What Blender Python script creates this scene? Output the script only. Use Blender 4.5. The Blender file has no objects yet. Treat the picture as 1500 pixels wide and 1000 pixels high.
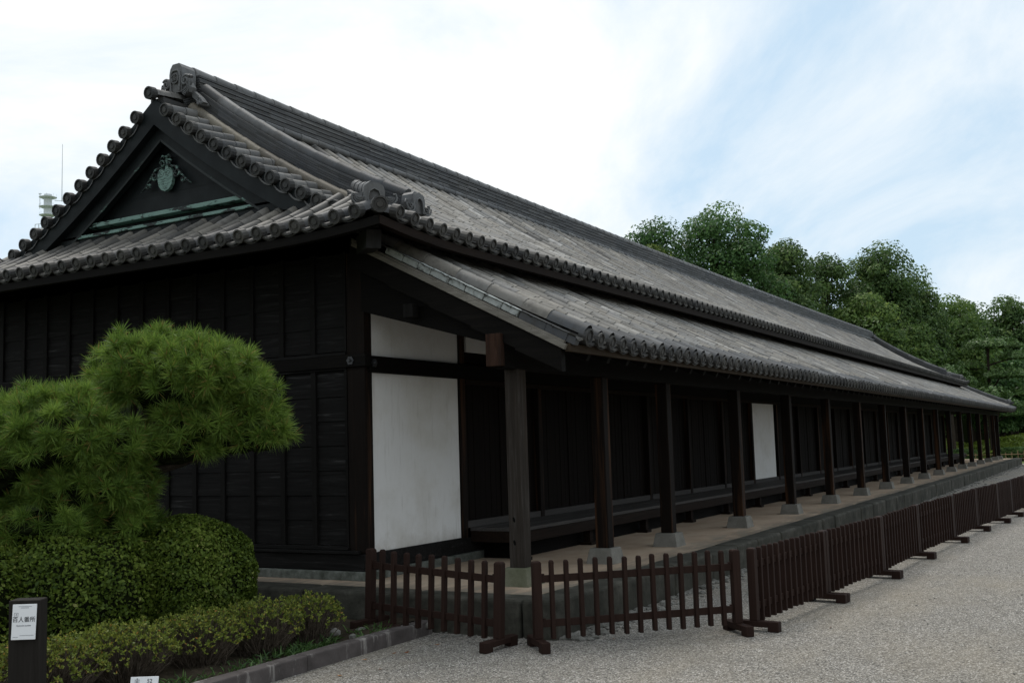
import bpy, bmesh, math, random
import numpy as np
from mathutils import Vector, Matrix

# ------------------------------------------------------------------ camera, sky, sun
S = bpy.context.scene
COL = S.collection
random.seed(7)
RNG = np.random.default_rng(11)

CAM = (-8.9399, -6.9187, 1.3319)
YAW, PITCH, ROLL = 0.5176, 0.0985, -0.0305
cam_d = bpy.data.cameras.new("camera")
cam_d.sensor_width = 36.0
cam_d.lens = 1548.54 / 1500 * 36.0
cam_d.clip_start = 0.1
cam_d.clip_end = 3000
cam = bpy.data.objects.new("camera", cam_d)
COL.objects.link(cam)
_f = Vector((math.cos(PITCH) * math.cos(YAW), math.cos(PITCH) * math.sin(YAW), math.sin(PITCH)))
_r0 = Vector((math.sin(YAW), -math.cos(YAW), 0))
_u0 = _r0.cross(_f)
_r = math.cos(ROLL) * _r0 + math.sin(ROLL) * _u0
_u = -math.sin(ROLL) * _r0 + math.cos(ROLL) * _u0
cam.matrix_world = Matrix(((_r.x, _u.x, -_f.x, CAM[0]), (_r.y, _u.y, -_f.y, CAM[1]), (_r.z, _u.z, -_f.z, CAM[2]), (0, 0, 0, 1)))
S.camera = cam

SUN_EL, SUN_AZ = math.radians(60), math.radians(52)   # azimuth measured from +X towards +Y
sun_dir = Vector((math.cos(SUN_EL) * math.cos(SUN_AZ), math.cos(SUN_EL) * math.sin(SUN_AZ), math.sin(SUN_EL)))
sun_d = bpy.data.lights.new("sun", 'SUN')
sun_d.energy = 2.1
sun_d.angle = math.radians(20)
sun_d.color = (1.0, 0.95, 0.88)
sun = bpy.data.objects.new("sun", sun_d)
COL.objects.link(sun)
sun.rotation_euler = sun_dir.to_track_quat('Z', 'Y').to_euler()

W = bpy.data.worlds.new("World")
S.world = W
W.use_nodes = True
wn = W.node_tree
wn.nodes.clear()
w_out = wn.nodes.new('ShaderNodeOutputWorld')
w_bg = wn.nodes.new('ShaderNodeBackground')
w_bg.inputs['Strength'].default_value = 0.1
w_sky = wn.nodes.new('ShaderNodeTexSky')
w_sky.sky_type = 'NISHITA'
w_sky.sun_disc = False
w_sky.sun_elevation = SUN_EL
w_sky.sun_rotation = math.pi / 2 - SUN_AZ
w_sky.dust_density = 2.0
w_tc = wn.nodes.new('ShaderNodeTexCoord')
w_sep = wn.nodes.new('ShaderNodeSeparateXYZ')
wn.links.new(w_tc.outputs['Generated'], w_sep.inputs[0])
w_add = wn.nodes.new('ShaderNodeMath'); w_add.operation = 'ADD'; w_add.inputs[1].default_value = 0.42
w_max = wn.nodes.new('ShaderNodeMath'); w_max.operation = 'MAXIMUM'; w_max.inputs[1].default_value = 0.05
wn.links.new(w_sep.outputs['Z'], w_add.inputs[0]); wn.links.new(w_add.outputs[0], w_max.inputs[0])
w_dx = wn.nodes.new('ShaderNodeMath'); w_dx.operation = 'DIVIDE'
w_dy = wn.nodes.new('ShaderNodeMath'); w_dy.operation = 'DIVIDE'
wn.links.new(w_sep.outputs['X'], w_dx.inputs[0]); wn.links.new(w_max.outputs[0], w_dx.inputs[1])
wn.links.new(w_sep.outputs['Y'], w_dy.inputs[0]); wn.links.new(w_max.outputs[0], w_dy.inputs[1])
w_cmb = wn.nodes.new('ShaderNodeCombineXYZ')
wn.links.new(w_dx.outputs[0], w_cmb.inputs[0]); wn.links.new(w_dy.outputs[0], w_cmb.inputs[1])
w_cmb.inputs[2].default_value = 8.8
w_n = wn.nodes.new('ShaderNodeTexNoise')
w_n.inputs['Scale'].default_value = 1.6; w_n.inputs['Detail'].default_value = 9; w_n.inputs['Roughness'].default_value = 0.62
w_n.inputs['Distortion'].default_value = 0.6
wn.links.new(w_cmb.outputs[0], w_n.inputs['Vector'])
w_rmp = wn.nodes.new('ShaderNodeValToRGB')
w_rmp.color_ramp.elements[0].position = 0.33; w_rmp.color_ramp.elements[0].color = (0, 0, 0, 1)
w_rmp.color_ramp.elements[1].position = 0.60; w_rmp.color_ramp.elements[1].color = (1, 1, 1, 1)
# a broad gap in the cloud, low in the sky beyond the far end of the building
w_gap = wn.nodes.new('ShaderNodeVectorMath'); w_gap.operation = 'DOT_PRODUCT'
wn.links.new(w_tc.outputs['Generated'], w_gap.inputs[0]); w_gap.inputs[1].default_value = Vector((0.93, -0.22, 0.30)).normalized()
w_cv = wn.nodes.new('ShaderNodeMapRange'); w_cv.interpolation_type = 'SMOOTHSTEP'
w_cv.inputs['From Min'].default_value = 0.72; w_cv.inputs['From Max'].default_value = 0.98
w_cv.inputs['To Min'].default_value = 0.015; w_cv.inputs['To Max'].default_value = -0.055
wn.links.new(w_gap.outputs['Value'], w_cv.inputs['Value'])
w_ca = wn.nodes.new('ShaderNodeMath'); w_ca.operation = 'ADD'
wn.links.new(w_n.outputs['Fac'], w_ca.inputs[0]); wn.links.new(w_cv.outputs[0], w_ca.inputs[1])
wn.links.new(w_ca.outputs[0], w_rmp.inputs[0])
w_mul = wn.nodes.new('ShaderNodeMix'); w_mul.data_type = 'RGBA'; w_mul.blend_type = 'MIX'
w_mul.inputs[0].default_value = 0.78                       # thin high haze over the clear sky
wn.links.new(w_sky.outputs[0], w_mul.inputs[6]); w_mul.inputs[7].default_value = (6.7, 8.7, 10.4, 1)
w_mix = wn.nodes.new('ShaderNodeMix'); w_mix.data_type = 'RGBA'
wn.links.new(w_rmp.outputs[0], w_mix.inputs[0]); wn.links.new(w_mul.outputs[2], w_mix.inputs[6])
w_mix.inputs[7].default_value = (10.2, 10.5, 10.6, 1)
# the half of the sky round the veiled sun is brighter than the half opposite to it
w_dot = wn.nodes.new('ShaderNodeVectorMath'); w_dot.operation = 'DOT_PRODUCT'
wn.links.new(w_tc.outputs['Generated'], w_dot.inputs[0]); w_dot.inputs[1].default_value = tuple(sun_dir)
w_mr = wn.nodes.new('ShaderNodeMapRange'); w_mr.interpolation_type = 'SMOOTHSTEP'
w_mr.inputs['From Min'].default_value = -0.6; w_mr.inputs['From Max'].default_value = 0.2
w_mr.inputs['To Min'].default_value = 0.74; w_mr.inputs['To Max'].default_value = 1.0
wn.links.new(w_dot.outputs['Value'], w_mr.inputs['Value'])
w_sc = wn.nodes.new('ShaderNodeVectorMath'); w_sc.operation = 'SCALE'
wn.links.new(w_mix.outputs[2], w_sc.inputs[0]); wn.links.new(w_mr.outputs[0], w_sc.inputs['Scale'])
wn.links.new(w_sc.outputs[0], w_bg.inputs['Color'])
wn.links.new(w_bg.outputs[0], w_out.inputs[0])

S.view_settings.view_transform = 'Standard'
S.view_settings.look = 'None'
S.view_settings.gamma = 1.0
S.view_settings.exposure = 0.0
S.render.engine = 'CYCLES'
S.cycles.max_bounces = 6
S.cycles.diffuse_bounces = 4

# ------------------------------------------------------------------ material helpers
class NT:
    def __init__(s, name, rough=0.7, spec=0.3):
        s.m = bpy.data.materials.new(name); s.m.use_nodes = True
        s.t = s.m.node_tree; s.b = s.t.nodes['Principled BSDF']
        s.b.inputs['Roughness'].default_value = rough
        s.b.inputs['Specular IOR Level'].default_value = spec
        tc = s.t.nodes.new('ShaderNodeTexCoord'); oi = s.t.nodes.new('ShaderNodeObjectInfo')
        mu = s.n('ShaderNodeMath', operation='MULTIPLY'); s.l(oi.outputs['Random'], mu.inputs[0]); mu.inputs[1].default_value = 53.0
        va = s.n('ShaderNodeVectorMath', operation='ADD'); s.l(tc.outputs['Object'], va.inputs[0]); s.l(mu.outputs[0], va.inputs[1])
        s.co = va.outputs[0]; s.obj = tc.outputs['Object']; s.rand = oi.outputs['Random']
    def n(s, t, **k):
        x = s.t.nodes.new(t)
        for a, b in k.items(): setattr(x, a, b)
        return x
    def l(s, a, b): s.t.links.new(a, b)
    def map(s, scale, vec=None):
        m = s.n('ShaderNodeMapping'); m.inputs['Scale'].default_value = scale; s.l(vec or s.co, m.inputs[0]); return m.outputs[0]
    def noise(s, scale, detail=4, rough=0.55, vec=None, dist=0.0):
        x = s.n('ShaderNodeTexNoise'); x.inputs['Scale'].default_value = scale; x.inputs['Detail'].default_value = detail
        x.inputs['Roughness'].default_value = rough; x.inputs['Distortion'].default_value = dist
        s.l(vec or s.co, x.inputs['Vector']); return x.outputs['Fac']
    def vor(s, scale, vec=None, out='Color', rnd=1.0):
        x = s.n('ShaderNodeTexVoronoi'); x.inputs['Scale'].default_value = scale; x.inputs['Randomness'].default_value = rnd
        s.l(vec or s.co, x.inputs['Vector']); return x.outputs[out]
    def ramp(s, fac, stops, interp='LINEAR'):
        r = s.n('ShaderNodeValToRGB'); e = r.color_ramp.elements; r.color_ramp.interpolation = interp
        while len(e) < len(stops): e.new(0.5)
        for q, (p, c) in zip(e, stops):
            q.position = p; q.color = (c, c, c, 1) if isinstance(c, (int, float)) else (*c, 1)
        s.l(fac, r.inputs[0]); return r.outputs[0]
    def mix(s, fac, a, b, mode='MIX'):
        x = s.n('ShaderNodeMix', data_type='RGBA', blend_type=mode)
        for v, i in ((fac, 0), (a, 6), (b, 7)):
            if isinstance(v, (int, float)): x.inputs[i].default_value = v if i == 0 else (v, v, v, 1)
            elif isinstance(v, tuple): x.inputs[i].default_value = (*v, 1)
            else: s.l(v, x.inputs[i])
        return x.outputs[2]
    def math(s, op, a, b=0.0):
        x = s.n('ShaderNodeMath', operation=op)
        for v, i in ((a, 0), (b, 1)):
            if isinstance(v, (int, float)): x.inputs[i].default_value = v
            else: s.l(v, x.inputs[i])
        return x.outputs[0]
    def attr(s, name):
        x = s.n('ShaderNodeAttribute'); x.attribute_name = name; return x.outputs['Fac']
    def color(s, c):
        if isinstance(c, tuple): s.b.inputs['Base Color'].default_value = (*c, 1)
        else: s.l(c, s.b.inputs['Base Color'])
        return s
    def bump(s, h, strength=0.4, dist=0.01):
        b = s.n('ShaderNodeBump'); b.inputs['Strength'].default_value = strength; b.inputs['Distance'].default_value = dist
        s.l(h, b.inputs['Height']); s.l(b.outputs[0], s.b.inputs['Normal']); return s

def wood(name, stops, axis='Z', fine=28.0, rough=0.75, worn=None, bump=0.35, k=1.0):
    t = NT(name, rough, 0.07)
    stops = [(p, tuple(x * k for x in c)) for p, c in stops]
    sc = {'X': (1.2, fine, fine), 'Y': (fine, 1.2, fine), 'Z': (fine, fine, 1.0)}[axis]
    v = t.map(sc)
    g = t.noise(1.0, 6, 0.65, v, 1.2)
    broad = t.noise(1.3, 3)
    c = t.ramp(g, stops)
    c = t.mix(t.ramp(broad, [(0.3, 0.0), (0.75, 0.55)]), c, stops[0][1])
    c = t.mix(t.math('MULTIPLY', t.rand, 0.45), c, stops[0][1])
    if worn:
        sc2 = tuple(a * 0.35 for a in sc)
        c = t.mix(t.ramp(t.noise(1.0, 4, 0.6, t.map(sc2)), [(0.52, 0.0), (0.66, 0.75)]), c, worn)
    return t.color(c).bump(g, bump, 0.006).m

M = {}
M['wood_black'] = wood('charred dark timber', [(0.3, (0.008, 0.007, 0.006)), (0.6, (0.016, 0.0135, 0.012)), (0.78, (0.03, 0.027, 0.024))], k=0.34)
M['wood_black_x'] = wood('dark timber long beam', [(0.3, (0.008, 0.0065, 0.0055)), (0.62, (0.018, 0.0145, 0.012)), (0.8, (0.034, 0.028, 0.022))], 'X', k=0.34)
M['wood_black_y'] = wood('dark timber cross beam', [(0.3, (0.009, 0.008, 0.007)), (0.62, (0.02, 0.017, 0.0145)), (0.8, (0.042, 0.036, 0.03))], 'Y', k=0.41)
M['clapboard'] = wood('weathered clapboard', [(0.34, (0.011, 0.0105, 0.010)), (0.55, (0.022, 0.021, 0.020)), (0.64, (0.04, 0.039, 0.038)), (0.72, (0.13, 0.128, 0.125))], 'Y', 20, 0.75, None, 0.6, k=0.62)
M['batten'] = wood('dark batten', [(0.3, (0.011, 0.010, 0.009)), (0.7, (0.03, 0.028, 0.026))], k=0.50)
M['post_dark'] = wood('dark post', [(0.3, (0.011, 0.008, 0.0065)), (0.6, (0.024, 0.017, 0.013)), (0.8, (0.045, 0.033, 0.026))], 'Z', 22, 0.7, (0.075, 0.036, 0.018), k=0.55)
M['post_grey'] = wood('weathered grey post', [(0.3, (0.020, 0.016, 0.013)), (0.55, (0.048, 0.041, 0.035)), (0.8, (0.11, 0.10, 0.092))], 'Z', 26, 0.8, (0.03, 0.019, 0.012), 0.7)
M['plank'] = wood('brown black door plank', [(0.3, (0.0055, 0.0036, 0.0025)), (0.6, (0.015, 0.0092, 0.006)), (0.8, (0.038, 0.022, 0.014))], 'Z', 30, k=0.53)
M['floor_plank'] = wood('grey veranda plank', [(0.3, (0.045, 0.042, 0.04)), (0.6, (0.085, 0.08, 0.076)), (0.8, (0.13, 0.125, 0.12))], 'X', 26, 0.7)
M['fascia'] = wood('brown veranda edge', [(0.3, (0.014, 0.009, 0.0065)), (0.6, (0.032, 0.020, 0.014)), (0.8, (0.055, 0.036, 0.026))], 'X', 24, 0.7, k=0.60)
M['red_wood'] = wood('reddish beam end', [(0.3, (0.012, 0.009, 0.008)), (0.55, (0.035, 0.018, 0.012)), (0.75, (0.07, 0.04, 0.028))], 'Z', 14, 0.85, (0.03, 0.034, 0.038))
M['pale_board'] = wood('pale weathered board', [(0.3, (0.11, 0.10, 0.085)), (0.55, (0.20, 0.185, 0.16)), (0.8, (0.29, 0.27, 0.24))], 'Y', 24, 0.8)
M['grey_nose'] = wood('grey weathered beam end', [(0.3, (0.02, 0.02, 0.02)), (0.6, (0.045, 0.044, 0.042)), (0.8, (0.08, 0.078, 0.075))], 'Z', 18)
M['eave_board'] = wood('brown eave board', [(0.3, (0.028, 0.02, 0.013)), (0.55, (0.055, 0.042, 0.03)), (0.8, (0.095, 0.078, 0.06))], 'X', 22, 0.8)
M['fence_paint'] = wood('brown painted fence', [(0.3, (0.020, 0.0112, 0.0088)), (0.62, (0.031, 0.0172, 0.0133)), (0.8, (0.054, 0.033, 0.026))], 'Z', 22, 0.6, None, 0.25)
M['sign_wood'] = wood('dark sign post', [(0.3, (0.016, 0.014, 0.012)), (0.6, (0.032, 0.029, 0.026)), (0.8, (0.06, 0.055, 0.05))], 'Z', 24)

def tile_mat(name, stops, dirt=(0.03, 0.028, 0.024), lichen=0.45):
    t = NT(name, 0.62, 0.35)
    c = t.ramp(t.attr('tint'), stops)
    n1 = t.noise(9, 5, 0.65); n2 = t.noise(42, 3, 0.6); n3 = t.noise(1.1, 3)
    c = t.mix(t.ramp(n1, [(0.48, 0.0), (0.7, 0.6)]), c, dirt)
    c = t.mix(t.ramp(n2, [(0.60, 0.0), (0.72, lichen)]), c, (0.30, 0.29, 0.25))
    st = t.noise(1.0, 5, 0.7, t.map((38, 5, 5)))
    c = t.mix(t.ramp(st, [(0.52, 0.0), (0.72, 0.38)]), c, (0.085, 0.074, 0.06))
    c = t.mix(t.ramp(n3, [(0.35, 0.35), (0.65, 0.0)]), c, (0.08, 0.075, 0.065))
    return t.color(c).bump(n2, 0.3, 0.004).m
M['tile'] = tile_mat('weathered roof tile', [(0.0, (0.04, 0.04, 0.04)), (0.12, (0.11, 0.106, 0.098)), (0.4, (0.20, 0.185, 0.16)), (0.6, (0.178, 0.18, 0.18)), (0.8, (0.265, 0.245, 0.212)), (1.0, (0.38, 0.372, 0.355))])
M['tile_dark'] = tile_mat('dark smoked roof tile', [(0.0, (0.028, 0.030, 0.034)), (0.4, (0.058, 0.062, 0.069)), (0.7, (0.095, 0.10, 0.108)), (1.0, (0.16, 0.162, 0.165))], lichen=0.12)
M['tile_end'] = tile_mat('dark eave end tile', [(0.0, (0.016, 0.017, 0.018)), (0.6, (0.03, 0.031, 0.032)), (1.0, (0.055, 0.054, 0.051))], lichen=0.06)
M['tile_brown'] = tile_mat('brown verge tile', [(0.0, (0.09, 0.075, 0.055)), (0.5, (0.165, 0.145, 0.11)), (1.0, (0.22, 0.195, 0.15))])
M['tile_verge'] = tile_mat('blue grey verge tile', [(0.0, (0.06, 0.062, 0.066)), (0.5, (0.115, 0.117, 0.12)), (1.0, (0.19, 0.185, 0.175))])
M['tile_pan_light'] = tile_mat('pale verge pan tile', [(0.0, (0.10, 0.10, 0.10)), (1.0, (0.32, 0.33, 0.35))], lichen=0.1)
M['oni'] = tile_mat('dark grey ridge end tile', [(0.0, (0.07, 0.073, 0.078)), (1.0, (0.13, 0.135, 0.14))], lichen=0.12)

t = NT('old lime plaster', 0.85, 0.1)
z = t.n('ShaderNodeSeparateXYZ'); t.l(t.obj, z.inputs[0])
c = t.mix(t.ramp(t.noise(2.2, 5, 0.6), [(0.45, 0.0), (0.75, 0.55)]), (0.72, 0.72, 0.71), (0.58, 0.56, 0.50))
c = t.mix(t.ramp(t.noise(3.5, 4, 0.6, t.map((6, 6, 0.7))), [(0.56, 0.0), (0.8, 0.35)]), c, (0.33, 0.31, 0.27))
gr = t.math('ADD', z.outputs['Z'], t.math('MULTIPLY', t.noise(7, 5, 0.65), -0.42))
c = t.mix(t.ramp(gr, [(0.02, 0.5), (0.22, 0.0)]), c, (0.36, 0.33, 0.28))
c = t.mix(t.ramp(t.noise(1.1, 5, 0.6), [(0.54, 0.0), (0.70, 0.2)]), c, (0.42, 0.41, 0.38))
M['plaster'] = t.color(c).bump(t.noise(30, 4), 0.12, 0.004).m
t = NT('grey mortar', 0.9, 0.1)
c = t.ramp(t.noise(14, 5, 0.65), [(0.36, (0.10, 0.10, 0.095)), (0.46, (0.30, 0.32, 0.31)), (0.7, (0.40, 0.42, 0.41))])
M['mortar'] = t.color(c).bump(t.noise(40, 4), 0.5, 0.006).m

t = NT('dark copper sheet', 0.6, 0.15)
c = t.mix(t.ramp(t.noise(5, 5, 0.6), [(0.4, 0.0), (0.8, 1.0)]), (0.006, 0.008, 0.009), (0.014, 0.018, 0.019))
M['copper_dark'] = t.color(c).bump(t.noise(8, 3), 0.15, 0.01).m
def patina(name, lo, hi, sc=3.0):
    t = NT(name, 0.6, 0.3)
    v = t.map((1, 1, 3.2))
    c = t.ramp(t.noise(sc, 6, 0.68, v), [(lo, (0.010, 0.014, 0.014)), (lo + 0.025, (0.055, 0.10, 0.082)), (hi, (0.135, 0.225, 0.195)), (0.85, (0.19, 0.29, 0.25))])
    return t.color(c).bump(t.noise(12, 4), 0.3, 0.005).m
M['patina'] = patina('verdigris copper strip', 0.43, 0.47)
M['patina_edge'] = patina('verdigris copper edging', 0.60, 0.66)
M['patina_wing'] = patina('half dark verdigris', 0.52, 0.60, 14.0)
M['patina_ornament'] = patina('verdigris ornament', 0.36, 0.5, 14.0)
t = NT('black iron', 0.45, 0.5); M['iron'] = t.color((0.012, 0.013, 0.015)).m

def stone(name, a, b, c2, sc=4.0, bump=0.6):
    t = NT(name, 0.88, 0.15)
    n1 = t.noise(sc, 6, 0.62); n2 = t.noise(sc * 7, 4, 0.6)
    c = t.ramp(n1, [(0.3, a), (0.55, b), (0.78, c2)])
    c = t.mix(t.ramp(n2, [(0.5, 0.0), (0.75, 0.5)]), c, a)
    return t.color(c).bump(n2, bump, 0.012).m
M['edge_stone'] = stone('mossy grey edge stone', (0.022, 0.022, 0.017), (0.055, 0.053, 0.043), (0.11, 0.105, 0.088), 3.5)
M['base_stone'] = stone('pale granite base', (0.13, 0.127, 0.11), (0.185, 0.178, 0.158), (0.24, 0.232, 0.208), 6, 0.3)
M['base_stone_moss'] = stone('mossy granite base', (0.085, 0.09, 0.055), (0.14, 0.142, 0.10), (0.20, 0.198, 0.16), 5, 0.35)
M['sill_stone'] = stone('pale foundation stone', (0.05, 0.055, 0.045), (0.125, 0.135, 0.12), (0.21, 0.22, 0.20), 9)
M['stray'] = stone('pale stray pebble', (0.16, 0.15, 0.135), (0.27, 0.255, 0.23), (0.42, 0.40, 0.37), 30)
M['rubble'] = stone('grey rubble', (0.08, 0.08, 0.07), (0.18, 0.175, 0.16), (0.30, 0.29, 0.265), 6)
t = NT('purple grey kerb stone', 0.85, 0.15)
c = t.ramp(t.noise(5, 5, 0.6), [(0.3, (0.055, 0.048, 0.046)), (0.6, (0.095, 0.083, 0.08)), (0.8, (0.13, 0.12, 0.115))])
c = t.mix(t.ramp(t.noise(4.5, 6, 0.7, t.map((1.6, 1.6, 0.35))), [(0.54, 0.0), (0.68, 0.85)]), c, (0.34, 0.32, 0.30))
M['kerb'] = t.color(c).bump(t.noise(30, 4), 0.5, 0.008).m

t = NT('beaten earth floor', 0.92, 0.1)
sp = t.n('ShaderNodeSeparateXYZ'); t.l(t.obj, sp.inputs[0])
c = t.ramp(t.noise(1.6, 6, 0.6), [(0.3, (0.30, 0.225, 0.16)), (0.55, (0.40, 0.31, 0.23)), (0.8, (0.47, 0.385, 0.29))])
streak = t.noise(1.0, 5, 0.7, t.map((1.4, 5.5, 1)))
dy = t.math('ADD', sp.outputs['Y'], 2.62); dx = t.math('MULTIPLY', t.math('ADD', sp.outputs['X'], 0.80), 0.9)
edge = t.math('SUBTRACT', t.math('MULTIPLY', streak, 1.9), t.math('MULTIPLY', t.math('MINIMUM', dx, dy), 1.0))   # damp grey lip along the outer stones
c = t.mix(t.math('MINIMUM', t.math('MAXIMUM', t.math('MULTIPLY', t.math('SUBTRACT', edge, 0.22), 1.7), 0.0), 0.88), c, (0.10, 0.094, 0.078))
c = t.mix(t.ramp(streak, [(0.5, 0.0), (0.62, 0.3)]), c, (0.42, 0.36, 0.28))
M['earth'] = t.color(c).bump(t.noise(25, 5), 0.35, 0.01).m

t = NT('grey beige gravel', 0.9, 0.15)
v1 = t.n('ShaderNodeTexVoronoi'); v1.inputs['Scale'].default_value = 105; t.l(t.obj, v1.inputs['Vector'])
v2 = t.n('ShaderNodeTexVoronoi'); v2.inputs['Scale'].default_value = 42; t.l(t.obj, v2.inputs['Vector'])
sx = t.n('ShaderNodeSeparateColor'); t.l(v1.outputs['Color'], sx.inputs[0])
stops = [(0.0, (0.025, 0.024, 0.023)), (0.2, (0.10, 0.095, 0.088)), (0.45, (0.215, 0.20, 0.178)), (0.7, (0.285, 0.264, 0.228)), (0.88, (0.42, 0.395, 0.355)), (1.0, (0.74, 0.71, 0.67))]
c = t.ramp(sx.outputs[0], stops)
sx2 = t.n('ShaderNodeSeparateColor'); t.l(v2.outputs['Color'], sx2.inputs[0])
c = t.mix(0.2, c, t.ramp(sx2.outputs[1], [(0.0, (0.10, 0.095, 0.09)), (0.5, (0.26, 0.235, 0.20)), (1.0, (0.5, 0.48, 0.44))]))
big = t.noise(0.55, 5, 0.6, t.map((0.6, 1.6, 1), t.obj))
c = t.mix(t.ramp(big, [(0.46, 0.0), (0.66, 0.36)]), c, (0.31, 0.265, 0.195))
c = t.mix(t.ramp(t.noise(2.6, 4, 0.6), [(0.48, 0.0), (0.75, 0.35)]), c, (0.17, 0.155, 0.13))
M['gravel'] = t.color(c).bump(t.math('SUBTRACT', 1.0, v1.outputs['Distance']), 0.9, 0.012).m

t = NT('dark garden soil', 0.95, 0.1)
c = t.ramp(t.noise(6, 6, 0.65), [(0.3, (0.022, 0.018, 0.012)), (0.6, (0.05, 0.04, 0.028)), (0.8, (0.085, 0.07, 0.05))])
M['soil'] = t.color(c).bump(t.noise(18, 5), 0.8, 0.03).m
t = NT('distant lawn', 0.9, 0.1)
c = t.ramp(t.noise(0.6, 6, 0.7), [(0.3, (0.06, 0.088, 0.03)), (0.6, (0.105, 0.14, 0.045)), (0.8, (0.14, 0.17, 0.06))])
M['lawn'] = t.color(c).m

def leaf_mat(name, stops, trans=0.25, rough=0.5, spec=0.35):
    t = NT(name, rough, spec)
    c = t.ramp(t.attr('tint'), stops)
    t.color(c)
    out = t.t.nodes['Material Output']
    tr = t.n('ShaderNodeBsdfTranslucent'); t.l(c, tr.inputs['Color'])
    mx = t.n('ShaderNodeMixShader'); mx.inputs[0].default_value = trans
    t.l(t.b.outputs[0], mx.inputs[1]); t.l(tr.outputs[0], mx.inputs[2]); t.l(mx.outputs[0], out.inputs[0])
    return t.m
M['needle'] = leaf_mat('pine needle', [(0.0, (0.045, 0.09, 0.016)), (0.4, (0.125, 0.215, 0.034)), (0.75, (0.225, 0.335, 0.055)), (0.93, (0.31, 0.40, 0.08)), (0.95, (0.30, 0.18, 0.05)), (1.0, (0.32, 0.20, 0.07))], 0.35)
M['hedge'] = leaf_mat('clipped hedge leaf', [(0.0, (0.035, 0.065, 0.01)), (0.5, (0.10, 0.15, 0.02)), (0.85, (0.18, 0.235, 0.04)), (1.0, (0.30, 0.31, 0.10))], 0.35, 0.5, 0.18)
M['azalea'] = leaf_mat('azalea leaf', [(0.0, (0.06, 0.095, 0.018)), (0.5, (0.145, 0.185, 0.032)), (0.9, (0.28, 0.30, 0.055)), (1.0, (0.34, 0.18, 0.05))], 0.3, 0.5, 0.2)
M['weed'] = leaf_mat('weed blade', [(0.0, (0.03, 0.07, 0.02)), (0.6, (0.07, 0.14, 0.035)), (1.0, (0.12, 0.20, 0.06))], 0.3)
LV = {}
for nm, k in (('dark', (0.75, 0.95, 0.85)), ('mid', (0.86, 0.92, 0.8)), ('light', (1.12, 1.14, 0.85)), ('yellow', (1.5, 1.3, 0.8))):
    st = [(0.0, (0.04, 0.08, 0.026)), (0.45, (0.095, 0.16, 0.052)), (0.8, (0.165, 0.24, 0.078)), (1.0, (0.26, 0.32, 0.115))]
    LV[nm] = leaf_mat('broad leaf ' + nm, [(p, (c[0] * k[0], c[1] * k[1], c[2] * k[2])) for p, c in st], 0.42, 0.5, 0.25)
LV['pinegreen'] = leaf_mat('far pine foliage', [(0.0, (0.035, 0.075, 0.02)), (0.6, (0.085, 0.16, 0.04)), (1.0, (0.15, 0.24, 0.06))], 0.2)
LV['lawnleaf'] = leaf_mat('clipped mound leaf', [(0.0, (0.09, 0.14, 0.018)), (0.6, (0.18, 0.25, 0.03)), (1.0, (0.26, 0.32, 0.05))], 0.3)
t = NT('bark', 0.9, 0.1)
c = t.ramp(t.noise(9, 5, 0.7, t.map((3, 3, 0.8))), [(0.3, (0.018, 0.014, 0.011)), (0.6, (0.045, 0.036, 0.028)), (0.8, (0.08, 0.066, 0.052))])
M['bark'] = t.color(c).bump(t.noise(14, 4), 0.8, 0.03).m
t = NT('grey twig', 0.85, 0.15); M['twig'] = t.color(t.ramp(t.noise(20, 3), [(0.3, (0.04, 0.03, 0.022)), (0.7, (0.12, 0.098, 0.075))])).m
t = NT('dark inner twig core', 0.95, 0.05); M['inner'] = t.color(t.ramp(t.noise(30, 4), [(0.3, (0.006, 0.008, 0.003)), (0.7, (0.018, 0.024, 0.008))])).m  # dark tone supplies the shade inside the pine; opaque filling in hedges
t = NT('bamboo', 0.6, 0.3); M['bamboo'] = t.color(t.ramp(t.noise(3, 3), [(0.3, (0.16, 0.10, 0.05)), (0.7, (0.30, 0.20, 0.11))])).m
t = NT('white sign plate', 0.4, 0.4); M['white'] = t.color((0.78, 0.79, 0.80)).m
t = NT('black print', 0.6, 0.2); M['print'] = t.color((0.03, 0.03, 0.035)).m
t = NT('grey print', 0.6, 0.2); M['print_grey'] = t.color((0.28, 0.29, 0.31)).m
t = NT('painted steel paled by haze', 0.5, 0.4); M['steel'] = t.color(t.mix(t.ramp(t.noise(0.8, 4), [(0.4, 0.0), (0.7, 0.3)]), (0.60, 0.63, 0.65), (0.46, 0.49, 0.51))).m  # pale steel, lightened further to carry distance haze in its colour
t = NT('dry brown leaf', 0.8, 0.2); M['dry_leaf'] = t.color(t.ramp(t.rand, [(0.0, (0.16, 0.06, 0.025)), (1.0, (0.30, 0.15, 0.06))])).m

# ------------------------------------------------------------------ mesh helpers
def link(o, parent=None):
    COL.objects.link(o)
    if parent: o.parent = parent
    return o
def tag(o, label=None, cat=None, group=None, kind=None):
    if label: o['label'] = label
    if cat: o['category'] = cat
    if group: o['group'] = group
    if kind: o['kind'] = kind
    return o
def empty(name, loc=(0, 0, 0), rz=0.0):
    o = bpy.data.objects.new(name, None); COL.objects.link(o); o.location = loc; o.rotation_euler = (0, 0, rz)
    o.empty_display_size = 0.2
    return o
def copy_tree(o, parent=None):
    c = o.copy(); COL.objects.link(c)
    if parent: c.parent = parent
    for ch in list(o.children): copy_tree(ch, c)
    return c

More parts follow.
